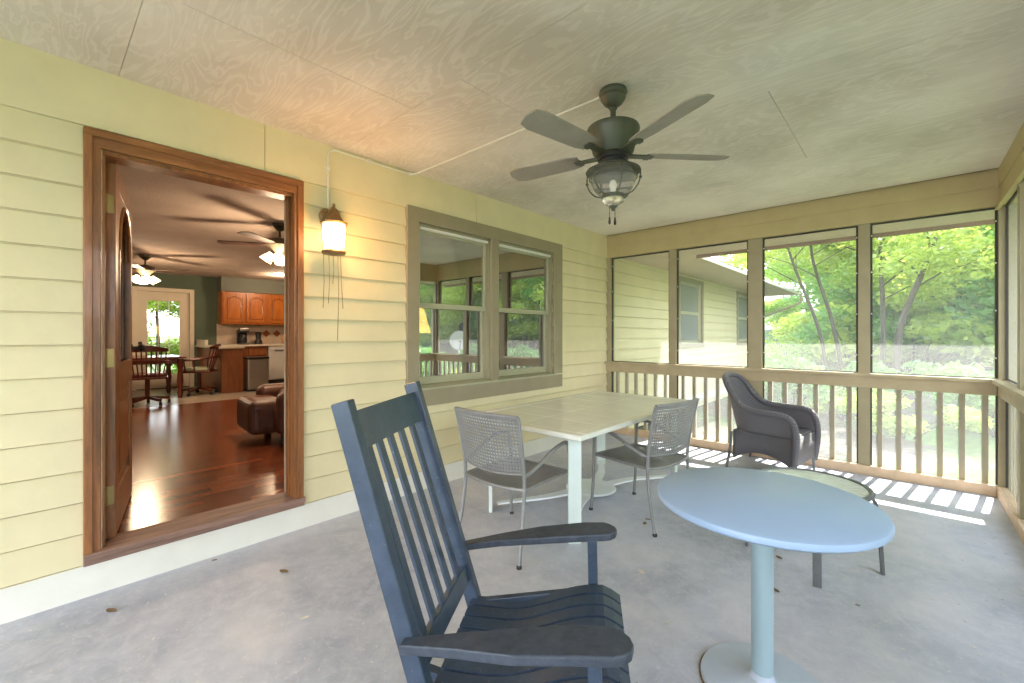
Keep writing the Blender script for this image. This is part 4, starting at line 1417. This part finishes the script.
# ------------------------------------------------------------------ large dining table
DT = empty('dining_table', (1.155, 3.16, 0), 0, 'large pale sage rectangular patio dining table', 'table')
HX, HY, ZTt = 0.535, 0.97, 0.74
b = MB()
fw = 0.075
b.box(-HX, HX, -HY, -HY + fw, ZTt - 0.035, ZTt); b.box(-HX, HX, HY - fw, HY, ZTt - 0.035, ZTt)
b.box(-HX, -HX + fw, -HY + fw, HY - fw, ZTt - 0.035, ZTt); b.box(HX - fw, HX, -HY + fw, HY - fw, ZTt - 0.035, ZTt)
b.build('top_frame', M['table'], DT, bevel=0.010, seg=3)
b = MB()
n = 6
for k in range(n):
    y0 = -HY + fw + (2 * HY - 2 * fw) * k / n
    y1 = -HY + fw + (2 * HY - 2 * fw) * (k + 1) / n
    b.box(-HX + fw + 0.002, -0.002, y0 + 0.002, y1 - 0.002, ZTt - 0.02, ZTt - 0.002)
    b.box(0.002, HX - fw - 0.002, y0 + 0.002, y1 - 0.002, ZTt - 0.02, ZTt - 0.002)
b.build('top_panels', M['table'], DT, bevel=0.002)
b = MB()
for s in (-1, 1):
    b.box(-HX + 0.10, HX - 0.10, s * (HY - 0.16) - 0.012, s * (HY - 0.16) + 0.012, ZTt - 0.075, ZTt - 0.036)
    b.box(s * (HX - 0.14) - 0.012, s * (HX - 0.14) + 0.012, -HY + 0.17, HY - 0.17, ZTt - 0.075, ZTt - 0.036)
b.build('apron', M['table'], DT)
for sx in (-1, 1):
    for sy in (-1, 1):
        x, y = sx * 0.385, sy * 0.81
        dg = Vector((-sx * sy, 1, 0)).normalized()  # wide face lies across the corner diagonal
        b = MB(); b.bar((x, y, 0.0), (x, y, ZTt - 0.037), 0.085, 0.026, up=Vector((sx, sy, 0)).normalized())
        b.build('leg', M['table_leg'], DT, bevel=0.004)
b = MB()
b.lathe([(0, 0.05), (0.20, 0.05), (0.21, 0.058), (0.20, 0.068), (0, 0.068)], n=32)
for sx in (-1, 1):
    for sy in (-1, 1):
        pts = smooth_path([(sx * 0.06, sy * 0.16, 0.058), (sx * 0.15, sy * 0.42, 0.058), (sx * 0.36, sy * 0.76, 0.05)], 5)
        for k, (p, q) in enumerate(zip(pts, pts[1:])):
            w0, w1 = 0.10 - 0.006 * k, 0.10 - 0.006 * (k + 1)
            b.bar(p, q, w0, 0.014, w1=w1, h1=0.014)
b.build('floor_brace', M['white_metal'], DT)


# ------------------------------------------------------------------ metal armchairs (facing +Y local)
def mesh_chair(loc, rz, label):
    e = empty('patio_chair', loc, rz, label, 'chair', 'grey metal mesh armchairs at the dining table')
    r = 0.0115
    for s in (-1, 1):
        # rear leg continuing into the back post
        b = MB()
        b.tube(smooth_path([(s * 0.265, -0.30, 0.0), (s * 0.255, -0.262, 0.18), (s * 0.250, -0.235, 0.36), (s * 0.250, -0.235, 0.50), (s * 0.255, -0.262, 0.68), (s * 0.262, -0.305, 0.865)], 5), r, 10)
        b.build('leg', M['chair_metal'], e, smooth=True)
        # front leg
        b = MB()
        b.tube(smooth_path([(s * 0.268, 0.262, 0.0), (s * 0.262, 0.245, 0.22), (s * 0.260, 0.240, 0.43), (s * 0.262, 0.235, 0.56)], 5), r, 10)
        b.build('leg', M['chair_metal'], e, smooth=True)
        b = MB()
        b.tube(smooth_path([(s * 0.262, 0.235, 0.555), (s * 0.263, 0.222, 0.612), (s * 0.266, 0.17, 0.638), (s * 0.270, 0.04, 0.618), (s * 0.268, -0.10, 0.560), (s * 0.258, -0.20, 0.520), (s * 0.250, -0.236, 0.515)], 5), 0.0125, 10)
        b.build('armrest', M['chair_metal'], e, smooth=True)
        for (x, y) in ((s * 0.265, -0.30), (s * 0.268, 0.262)):
            b = MB(); b.lathe([(0, 0), (0.015, 0), (0.016, 0.012), (0.0118, 0.02), (0, 0.02)], (x, y, 0), 12); b.build('foot_cap', M['rubber'], e, smooth=True)
    # seat frame
    def seat_pt(a, c):   # a -1..1 across, c 0..1 rear to front
        return Vector((a * 0.25, -0.235 + 0.475 * c - 0.028 * (1 - a * a) * (1 - c), 0.43 - 0.018 * math.sin(PI * c) * (1 - a * a) - 0.02 * (1 - a * a) * (1 - c) * 0.5))
    b = MB()
    loop = [seat_pt(-1 + 2 * i / 10, 0) for i in range(11)] + [seat_pt(1, i / 6) for i in range(1, 7)] + [seat_pt(1 - 2 * i / 10, 1) for i in range(1, 11)] + [seat_pt(-1, 1 - i / 6) for i in range(1, 6)]
    b.tube(loop, 0.0105, 8, closed=True)
    b.build('seat_frame', M['chair_metal'], e, smooth=True)
    b = MB()
    NA, NB = 26, 25
    w = 0.0068
    for i in range(NA):
        a = -1 + 2 * (i + 0.5) / NA
        P = [seat_pt(a, c / 8) for c in range(9)]
        b.grid([[p + Vector((-w, 0, 0)), p + Vector((w, 0, 0))] for p in P])
    for j in range(NB):
        c = (j + 0.5) / NB
        P = [seat_pt(-1 + 2 * a / 8, c) + Vector((0, 0, 0.0015)) for a in range(9)]
        b.grid([[p + Vector((0, -w, 0)), p + Vector((0, w, 0))] for p in P])
    b.build('seat', M['chair_metal'], e, solid=0.0015)
    # back: top rail, curved bottom rail, woven panel
    def back_pt(a, c):   # c 0 bottom .. 1 top
        zb = 0.525 - 0.020 * (1 - a * a)
        z = zb + (0.868 - zb) * c
        y0 = -0.236 - 0.070 * max(0, (z - 0.50) / 0.36) ** 1.3
        return Vector((a * (0.250 + 0.012 * c), y0 - 0.030 * (1 - a * a), z))
    b = MB()
    b.tube([back_pt(-1 + 2 * i / 14, 1) for i in range(15)], 0.0125, 8); b.build('top_rail', M['chair_metal'], e, smooth=True)
    b = MB()
    b.tube([back_pt(-1 + 2 * i / 14, 0) for i in range(15)], 0.008, 8); b.build('lower_rail', M['chair_metal'], e, smooth=True)
    b = MB()
    NA, NB = 24, 17
    for i in range(NA + 1):
        a = -1 + 2 * i / NA
        P = [back_pt(a, c / 8) for c in range(9)]
        b.grid([[p + Vector((-0.0052, 0, 0)), p + Vector((0.0052, 0, 0))] for p in P])
    for j in range(1, NB):
        c = j / NB
        P = [back_pt(-1 + 2 * a / 14, c) + Vector((0, 0.0015, 0)) for a in range(15)]
        b.grid([[p + Vector((0, 0, -0.0062)), p + Vector((0, 0, 0.0062))] for p in P])
    b.build('back_mesh', M['chair_metal'], e, solid=0.002)
    return e


mesh_chair((1.205, 2.165, 0), R(2), 'grey metal mesh armchair with its back to the camera, behind the rocking chair')
mesh_chair((1.635, 3.10, 0), R(80), 'grey metal mesh armchair at the long side of the table, nearer the wicker chair')

# ------------------------------------------------------------------ round pedestal table
e = empty('pedestal_table', (2.722, 1.875, 0), 0, 'round blue-grey pedestal table on a disc base', 'table')
b = MB()
rt = 0.382
b.lathe([(0, 0.692), (rt - 0.03, 0.692), (rt - 0.012, 0.694), (rt - 0.002, 0.702), (rt, 0.712), (rt - 0.004, 0.722), (rt - 0.016, 0.728), (0, 0.729)], n=96)
b.build('tabletop', M['bistro'], e, smooth=True)
b = MB(); b.cyl((0, 0, 0.02), (0, 0, 0.69), 0.038, n=32); b.lathe([(0, 0.675), (0.11, 0.678), (0.11, 0.691), (0, 0.691)], n=24); b.build('column', M['bistro_leg'], e, smooth=True)
b = MB(); b.lathe([(0, 0.0), (0.214, 0.0), (0.218, 0.008), (0.214, 0.018), (0.19, 0.022), (0.06, 0.030), (0.045, 0.040), (0.038, 0.06), (0, 0.06)], n=64); b.build('base', M['bistro_base'], e, smooth=True)
b = MB(); b.lathe([(0.215, 0.0005), (0.223, 0.0005), (0.223, 0.007), (0.2185, 0.007)], n=64); b.build('base_rim', M['tweed'], e, smooth=True)

# ------------------------------------------------------------------ low glass table
e = empty('glass_side_table', (2.70, 3.14, 0), R(13), 'low round glass-topped side table behind the blue pedestal table', 'table')
b = MB()
b.tube([(0.285 * math.cos(2 * PI * k / 48), 0.285 * math.sin(2 * PI * k / 48), 0.452) for k in range(48)], 0.016, 8, closed=True, flat=0.8)
b.build('rim', M['dark_leg'], e, smooth=True)
b = MB(); b.lathe([(0, 0.450), (0.272, 0.450), (0.272, 0.456), (0, 0.456)], n=48); b.build('glass_top', M['pebble'], e)
for k in range(4):
    a = PI / 2 * k - 0.0
    d = Vector((math.cos(a), math.sin(a), 0)); n_ = Vector((-math.sin(a), math.cos(a), 0))
    b = MB()
    pts = smooth_path([d * 0.20 + Vector((0, 0, 0.432)), d * 0.268 + Vector((0, 0, 0.430)), d * 0.305 + Vector((0, 0, 0.39)), d * 0.322 + Vector((0, 0, 0.25)), d * 0.338 + Vector((0, 0, 0.0))], 4)
    for p, q in zip(pts, pts[1:]):
        b.bar(p, q, 0.016, 0.040, up=n_)
    b.build('leg', M['dark_leg'], e, bevel=0.003)

# ------------------------------------------------------------------ wicker armchair (facing +Y local)
e = empty('wicker_chair', (2.10, 5.00, 0), R(-97.4), 'charcoal wicker barrel armchair in front of the end railing', 'chair')
rim_half = [(0.305, 0.300, 0.10), (0.312, 0.325, 0.30), (0.312, 0.322, 0.45), (0.310, 0.290, 0.550), (0.306, 0.215, 0.590), (0.300, 0.08, 0.598), (0.290, -0.06, 0.605), (0.270, -0.165, 0.635), (0.245, -0.250, 0.72), (0.215, -0.325, 0.83), (0.135, -0.380, 0.900), (0.0, -0.400, 0.920)]
rim = smooth_path(rim_half, 4)
rim = rim + [Vector((-p.x, p.y, p.z)) for p in rim[:-1]][::-1]
seat_half = [(0.285, 0.285, 0.10), (0.285, 0.30, 0.22), (0.285, 0.30, 0.34), (0.285, 0.27, 0.385), (0.284, 0.18, 0.385), (0.280, 0.05, 0.385), (0.272, -0.07, 0.385), (0.255, -0.15, 0.385), (0.225, -0.20, 0.385), (0.17, -0.235, 0.385), (0.10, -0.25, 0.385), (0.0, -0.255, 0.385)]
sl = smooth_path(seat_half, 4)
sl = sl + [Vector((-p.x, p.y, p.z)) for p in sl[:-1]][::-1]
b = MB()
rows = []
for i in range(9):
    t_ = i / 8
    rows.append([p.lerp(q, t_) + Vector((0, 0, 0)) for p, q in zip(rim, sl)])
b.grid(rows); b.build('woven_shell', M['wicker'], e, smooth=True, solid=0.018)
b = MB(); b.tube(rim, 0.030, 12); b.build('rolled_rim', M['wicker'], e, smooth=True)
b = MB(); b.box(-0.275, 0.275, -0.22, 0.30, 0.33, 0.40); b.build('seat', M['wicker'], e, bevel=0.02, seg=3)
b = MB()
# skirt panels with arched lower edges
for s in (-1, 1):
    rows = []
    for i in range(15):
        t_ = i / 14
        y = -0.24 + 0.53 * t_
        x = s * (0.285 - 0.02 * (1 - t_))
        zl = 0.10 + 0.10 * math.sin(PI * t_) ** 0.8
        rows.append([(x, y, 0.385), (x, y, zl)])
    b.grid(rows)
rows = []
for i in range(15):
    t_ = i / 14
    x = -0.25 + 0.50 * t_
    rows.append([(x, -0.245, 0.385), (x, -0.245, 0.12 + 0.08 * math.sin(PI * t_))])
b.grid(rows)
b.build('skirt', M['wicker'], e, smooth=True, solid=0.014)
b = MB()
rows = []
for i in range(15):
    t_ = i / 14
    x = -0.30 + 0.60 * t_
    rows.append([(x, 0.305, 0.385), (x, 0.305, 0.13)])
b.grid(rows)
b.build('front_panel', M['wicker'], e, smooth=True, solid=0.016)
for sx in (-1, 1):
    for y in (-0.255, 0.29):
        b = MB(); b.tube([(sx * 0.272, y, 0.37), (sx * 0.282, y + (0.01 if y > 0 else -0.02), 0.15), (sx * 0.292, y + (0.015 if y > 0 else -0.045), 0.0)], 0.013, 8); b.build('leg', M['dark_leg'], e, smooth=True)
b = MB(); b.tube(smooth_path([(0.275, -0.25, 0.14), (0.0, 0.0, 0.19), (-0.275, 0.27, 0.14)], 5), 0.009, 8); b.tube(smooth_path([(-0.275, -0.25, 0.14), (0.0, 0.0, 0.172), (0.275, 0.27, 0.14)], 5), 0.009, 8)
b.build('stretcher', M['dark_leg'], e, smooth=True)

# ------------------------------------------------------------------ bits on the floor
rng = random.Random(4)


def dryleaf(x, y, s, rz, label, mat='tweed', group='dry leaves and debris on the porch floor'):
    b = MB()
    rows = []
    for i in range(7):
        t_ = i / 6
        w_ = 0.5 * math.sin(PI * (0.06 + 0.88 * t_)) ** 0.8
        zz = 0.004 + 0.10 * s * (t_ - 0.5) ** 2 * 2
        rows.append([(s * (t_ - 0.5) * 2, -s * w_, zz + 0.12 * s), (s * (t_ - 0.5) * 2, 0, zz), (s * (t_ - 0.5) * 2, s * w_, zz + 0.10 * s)])
    b.grid(rows)
    b.xf(Matrix.Translation((x, y, 0)) @ Matrix.Rotation(rz, 4, 'Z'))
    tag(b.build('dry_leaf', M[mat], solid=0.0015), label, 'leaf', group)


import itertools
bits = [(0.27, 0.25, 0.030, 0.5, 'curled brown leaf on the slab at the left edge below the siding'), (0.52, 0.95, 0.030, 0.4, 'brown leaf on the slab just below the door threshold'),
        (0.08, 0.72, 0.014, 1.2, 'tiny dark bit on the slab against the wall under the door'), (1.75, 2.92, 0.026, 1.9, 'brown leaf on the floor by the near foot of the side chair'),
        (1.735, 3.0, 0.020, 0.3, 'small brown leaf tucked beside the larger one near the side chair'), (0.65, 2.02, 0.026, 2.2, 'brown leaf near the wall left of the rear-facing chair'),
        (1.15, 1.25, 0.016, 0.7, 'small brown leaf on open floor left of the rocking chair'), (2.56, 3.02, 0.020, 2.6, 'tan leaf by the left leg of the glass table'),
        (2.62, 2.62, 0.022, 2.6, 'thin brown twig-like leaf under the blue pedestal table'), (2.95, 2.75, 0.010, 0.2, 'tiny orange bit beside the glass table leg')]
for x, y, s, rz, l in bits:
    dryleaf(x, y, s, rz, l)
pale = [(1.02, 0.86, 0.022, 1.1, 'pale curled scrap on the open floor left of the rocking chair'), (1.22, 1.32, 0.02, 0.2, 'pale flake on the floor behind the rocking chair back'),
        (2.02, 2.31, 0.028, 2.5, 'pale twisted scrap on the floor between the rocker and the blue table'), (2.3, 1.98, 0.013, 0.4, 'pale flake just left of the blue table base')]
for x, y, s, rz, l in pale:
    dryleaf(x, y, s, rz, l, 'white_bit')
# fine grit nobody could count
b = MB()
for k in range(900):
    x = rng.uniform(0.05, 3.6); y = rng.uniform(-0.5, 5.2); s = rng.uniform(0.0015, 0.007) 
    a = rng.uniform(0, PI)
    p = [(x + s * math.cos(a + q * PI / 2), y + s * rng.uniform(0.5, 1.2) * math.sin(a + q * PI / 2), 0.0004) for q in range(4)]
    b.prism(p, (0, 0, 0.0015))
tag(b.build('floor_grit', M['white_bit']), 'pale grit and seed flecks scattered over the slab', 'grit', kind='stuff')

# ------------------------------------------------------------------ satellite dish outside (seen in the window's reflection)
e = empty('satellite_dish', (4.55, 6.75, -0.16), R(215), 'small white satellite dish on a post outside the far corner', 'satellite dish')
b = MB(); b.cyl((0, 0, 0), (0, 0, 1.32), 0.022, n=14); b.build('post', M['dish'], e, smooth=True)
b = MB()
b.lathe([(0, 0.045), (0.08, 0.040), (0.16, 0.022), (0.225, 0.0), (0.228, -0.006), (0.222, -0.006), (0.16, 0.014), (0.08, 0.032), (0, 0.037)], n=36)
b.xf(Matrix.Translation((0.06, 0, 1.38)) @ Matrix.Rotation(R(-82), 4, 'Y')); b.build('reflector', M['dish'], e, smooth=True)
b = MB(); b.tube([(0.05, 0, 1.16), (0.26, 0, 1.22), (0.30, 0, 1.34)], 0.010, 8); b.sphere((0.30, 0, 1.36), 0.032, n=8); b.build('feed_arm', M['dark_leg'], e, smooth=True)


# ------------------------------------------------------------------ trees and shrubs
def leaf_mesh(name, centers, radii, counts, size, seed, mat):
    rg = np.random.default_rng(seed)
    V = []
    for (c, rad, n) in zip(centers, radii, counts):
        d = rg.normal(size=(n, 3)); d /= np.linalg.norm(d, axis=1)[:, None]
        rr = rg.uniform(0.15, 1.0, size=(n, 1)) ** 0.6
        P = np.array(c) + d * rr * np.array(rad)
        a = rg.normal(size=(n, 3)); a[:, 2] *= 0.45; a /= np.linalg.norm(a, axis=1)[:, None]
        q = rg.normal(size=(n, 3)); q[:, 2] *= 0.6
        bb = np.cross(a, q); bb /= np.linalg.norm(bb, axis=1)[:, None]
        s = size * rg.uniform(0.6, 1.3, size=(n, 1))
        quad = np.stack([P - a * s, P - bb * s * 0.5 + a * s * 0.1, P + a * s, P + bb * s * 0.5 + a * s * 0.1], axis=1)
        V.append(quad)
    V = np.concatenate(V).reshape(-1, 3)
    n = len(V) // 4
    me = bpy.data.meshes.new(name)
    me.vertices.add(len(V)); me.vertices.foreach_set('co', V.ravel())
    me.loops.add(n * 4); me.loops.foreach_set('vertex_index', np.arange(n * 4, dtype=np.int32))
    me.polygons.add(n); me.polygons.foreach_set('loop_start', np.arange(0, n * 4, 4, dtype=np.int32))
    me.polygons.foreach_set('loop_total', np.full(n, 4, dtype=np.int32))
    me.update()
    me.materials.append(mat)
    return me


def make_tree(seed, height, spread, size, mat, nl, low=0.18, trunk_r=0.11):
    rg = random.Random(seed)
    e = empty('tree', (0, 0, 0))
    b = MB()
    lean = rg.uniform(-0.6, 0.6)
    tp = [(0, 0, -0.3), (lean * 0.15, 0.05, height * 0.25), (lean * 0.5, 0.1, height * 0.55), (lean, 0, height * 0.92)]
    sp = smooth_path(tp, 5)
    b.tube(sp, trunk_r, 9, r1=0.02)
    cs, rs, ns = [], [], []
    nb = 26
    for k in range(nb):
        t_ = low + (1 - low) * (k + rg.random()) / nb
        a = rg.uniform(0, 2 * PI)
        p0 = sp[min(len(sp) - 1, int(t_ * (len(sp) - 1)))]
        L = spread * (0.35 + 0.65 * math.sin(PI * min(1, 0.18 + t_ * 0.78))) * rg.uniform(0.5, 1.0)
        p1 = p0 + Vector((math.cos(a) * L, math.sin(a) * L, rg.uniform(-0.1, 0.45) * L))
        pm = p0.lerp(p1, 0.5) + Vector((0, 0, 0.10 * L))
        b.tube([p0, pm, p1], trunk_r * 0.32 * (1.1 - t_), 6, r1=0.008)
        for q, f in ((p1, 1.0), (pm, 0.8)):
            cs.append(tuple(q)); r_ = spread * rg.uniform(0.20, 0.36) * f
            rs.append((r_, r_, r_ * 0.55)); ns.append(int(nl / (nb * 2)))
    b.build('trunk', M['bark'], e, smooth=True)
    o = bpy.data.objects.new('foliage', leaf_mesh('foliage', cs, rs, ns, size, seed, mat)); C.objects.link(o); o.parent = e
    index_kids(e)
    return e


protos = [make_tree(1, 8.5, 3.0, 0.07, M['leaf_a'], 52000, 0.06), make_tree(2, 9.5, 3.3, 0.07, M['leaf_b'], 52000, 0.06), make_tree(3, 8.0, 2.8, 0.068, M['leaf_c'], 50000, 0.06),
          make_tree(5, 7.0, 2.6, 0.065, M['leaf_b'], 36000, 0.05, 0.05)]
kinds = ['mid green', 'lime green', 'deep green', 'slender yellow-green']
spots = []
rg = random.Random(11)
# front rows beyond the screened end (+Y) and round to the open side (+X)
for k in range(9):
    spots.append((2.4 + k * 2.6 + rg.uniform(-0.6, 0.6), 16.0 + rg.uniform(-1, 1.6) + (1.5 if k < 1 else 0), 'beyond the end screens', 'front row'))
for k in range(9):
    spots.append((0.5 + k * 3.3 + rg.uniform(-0.8, 0.8), 20 + rg.uniform(-1, 2), 'beyond the end screens', 'middle row'))
for k in range(9):
    spots.append((-2 + k * 4.4 + rg.uniform(-1, 1), 27 + rg.uniform(-1, 2), 'beyond the end screens', 'back row'))
for k in range(2):
    spots.append((13.5 + rg.uniform(-1, 1.5), 9.5 - k * 3.6 + rg.uniform(-0.7, 0.7), 'on the open side of the porch', 'front row'))
for k in range(5):
    spots.append((-14.5 + rg.uniform(-1, 1), -3 + k * 2.9, 'behind the house', 'past the back door'))
cnt = {}
for i, (x, y, where, row) in enumerate(spots):
    pr = i % 4 if row != 'back row' else (i % 3)
    if i < 4:
        pr = i
        o = protos[i]
    else:
        o = copy_tree(protos[pr])
    sc_ = rg.uniform(0.88, 1.18)
    zg = -0.16 + max(0, y - 12) * 0.10 + max(0, x - 9) * 0.06
    o.location = (x, y, zg); o.rotation_euler = (0, 0, rg.uniform(0, 6.28)); o.scale = (sc_,) * 3
    key = (where, row); cnt[key] = cnt.get(key, 0) + 1
    tag(o, '%s tree %s, %s, %s from left' % (kinds[pr], where, row, (ordn + ['eighth', 'ninth'])[cnt[key] - 1]), 'tree', 'woodland trees ' + where)


def lean_tree(base, pts, r, label, seed, nl=5200):
    """slender trunk following its own bends, sparse foliage high up"""
    rg = random.Random(seed)
    e = empty('tree', base, 0, label, 'tree')
    sp = smooth_path(pts, 6)
    b = MB(); b.tube(sp, r, 9, r1=r * 0.3)
    cs, rs, ns = [], [], []
    for k in range(14):
        t_ = 0.42 + 0.58 * (k + 0.5) / 14
        p0 = sp[int(t_ * (len(sp) - 1))]
        a = rg.uniform(0, 2 * PI); L = rg.uniform(0.7, 1.7)
        p1 = p0 + Vector((math.cos(a) * L, math.sin(a) * L, rg.uniform(0.2, 0.8)))
        b.tube([p0, p0.lerp(p1, 0.5) + Vector((0, 0, 0.08)), p1], r * 0.3, 6, r1=0.006)
        cs.append(tuple(p1)); rs.append((0.7, 0.7, 0.35)); ns.append(nl // 14)
    b.build('trunk', M['bark'], e, smooth=True)
    o = bpy.data.objects.new('foliage', leaf_mesh('foliage', cs, rs, ns, 0.06, seed, M['leaf_b'])); C.objects.link(o); o.parent = e
    return e


lean_tree((2.95, 12.3, -0.2), [(0, 0, -0.2), (0.05, 0, 1.6), (0.45, 0.1, 3.0), (0.85, 0.1, 4.6), (1.1, 0, 7.0)], 0.075, 'thick dark trunk leaning right, seen through the far right screen', 31)
lean_tree((2.72, 12.8, -0.2), [(0, 0, -0.2), (0.0, 0, 2.0), (-0.05, 0.1, 4.0), (0.1, 0, 7.0)], 0.06, 'thin upright trunk just left of the leaning trunk', 32)
lean_tree((1.75, 12.6, -0.2), [(0, 0, -0.2), (-0.15, 0, 1.5), (-0.75, 0.1, 3.4), (-1.1, 0.1, 5.0), (-1.3, 0, 7.2)], 0.045, 'slender bent trunk seen right of the house roof corner', 33)
lean_tree((2.05, 13.4, -0.2), [(0, 0, -0.2), (-0.3, 0, 1.8), (-0.75, 0.1, 3.6), (-0.8, 0.1, 5.2), (-1.2, 0, 7.2)], 0.05, 'second slender leaning trunk in the third screen', 34)
lean_tree((4.7, 13.5, -0.2), [(0, 0, -0.2), (0.1, 0, 1.8), (0.5, 0.1, 3.4), (1.6, 0.1, 4.9), (2.6, 0, 6.2)], 0.06, 'thin trunk arching up at the right edge of the far right screen', 35)


def make_shrub(seed, h, w, size, mat, nl):
    rg = random.Random(seed)
    e = empty('shrub', (0, 0, 0))
    b = MB(); cs, rs, ns = [], [], []
    for k in range(12):
        a = rg.uniform(0, 2 * PI); L = w * rg.uniform(0.3, 0.9)
        p1 = Vector((math.cos(a) * L, math.sin(a) * L, h * rg.uniform(0.35, 0.95)))
        b.tube([(0, 0, -0.1), p1 * 0.5 + Vector((0, 0, 0.05)), p1], 0.012, 6, r1=0.004)
        cs.append(tuple(p1)); rs.append((w * 0.34, w * 0.34, h * 0.2)); ns.append(nl // 12)
    b.build('stems', M['bark'], e, smooth=True)
    o = bpy.data.objects.new('foliage', leaf_mesh('foliage', cs, rs, ns, size, seed, mat)); C.objects.link(o); o.parent = e
    index_kids(e)
    return e


sprot = [make_shrub(21, 0.9, 0.8, 0.045, M['leaf_c'], 2600), make_shrub(22, 0.6, 0.7, 0.045, M['leaf_b'], 2000)]
rg = random.Random(5)
ss = []
for k in range(13):
    ss.append((1.6 + k * 0.56 + rg.uniform(-0.2, 0.2), 8.6 + (k % 3) * 0.9 + rg.uniform(-0.3, 0.3)))
for k in range(7):
    ss.append((3.0 + k * 1.5 + rg.uniform(-0.3, 0.3), 12.2 + rg.uniform(-0.5, 0.6)))
for k in range(14):
    ss.append((1.5 + k * 1.9 + rg.uniform(-0.5, 0.5), 17.0 + rg.uniform(-1.5, 1.5)))
for k in range(5):
    ss.append((6.8 + rg.uniform(-0.4, 0.8), 7.6 - k * 1.7))
for i, (x, y) in enumerate(ss):
    o = sprot[i] if i < 2 else copy_tree(sprot[i % 2])
    s_ = rg.uniform(0.7, 1.2) * (2.6 if 20 <= i < 34 else 1)
    o.location = (x, y, -0.18 + max(0, y - 12) * 0.1); o.rotation_euler = (0, 0, rg.uniform(0, 6)); o.scale = (s_,) * 3
    row, num = (('behind the end railing', i + 1) if i < 13 else ('at the foot of the front trees', i - 12) if i < 20 else
                ('filling the woods between the tree rows', i - 19) if i < 34 else ('on the open side of the porch', i - 33))
    o_ = ['first', 'second', 'third', 'fourth', 'fifth', 'sixth', 'seventh', 'eighth', 'ninth', 'tenth', 'eleventh', 'twelfth', 'thirteenth', 'fourteenth'][num - 1]
    tag(o, '%s shrub %s, %s from the left' % (['dark green', 'yellow-green'][i % 2], row, o_), 'shrub', 'low shrubs ' + row)
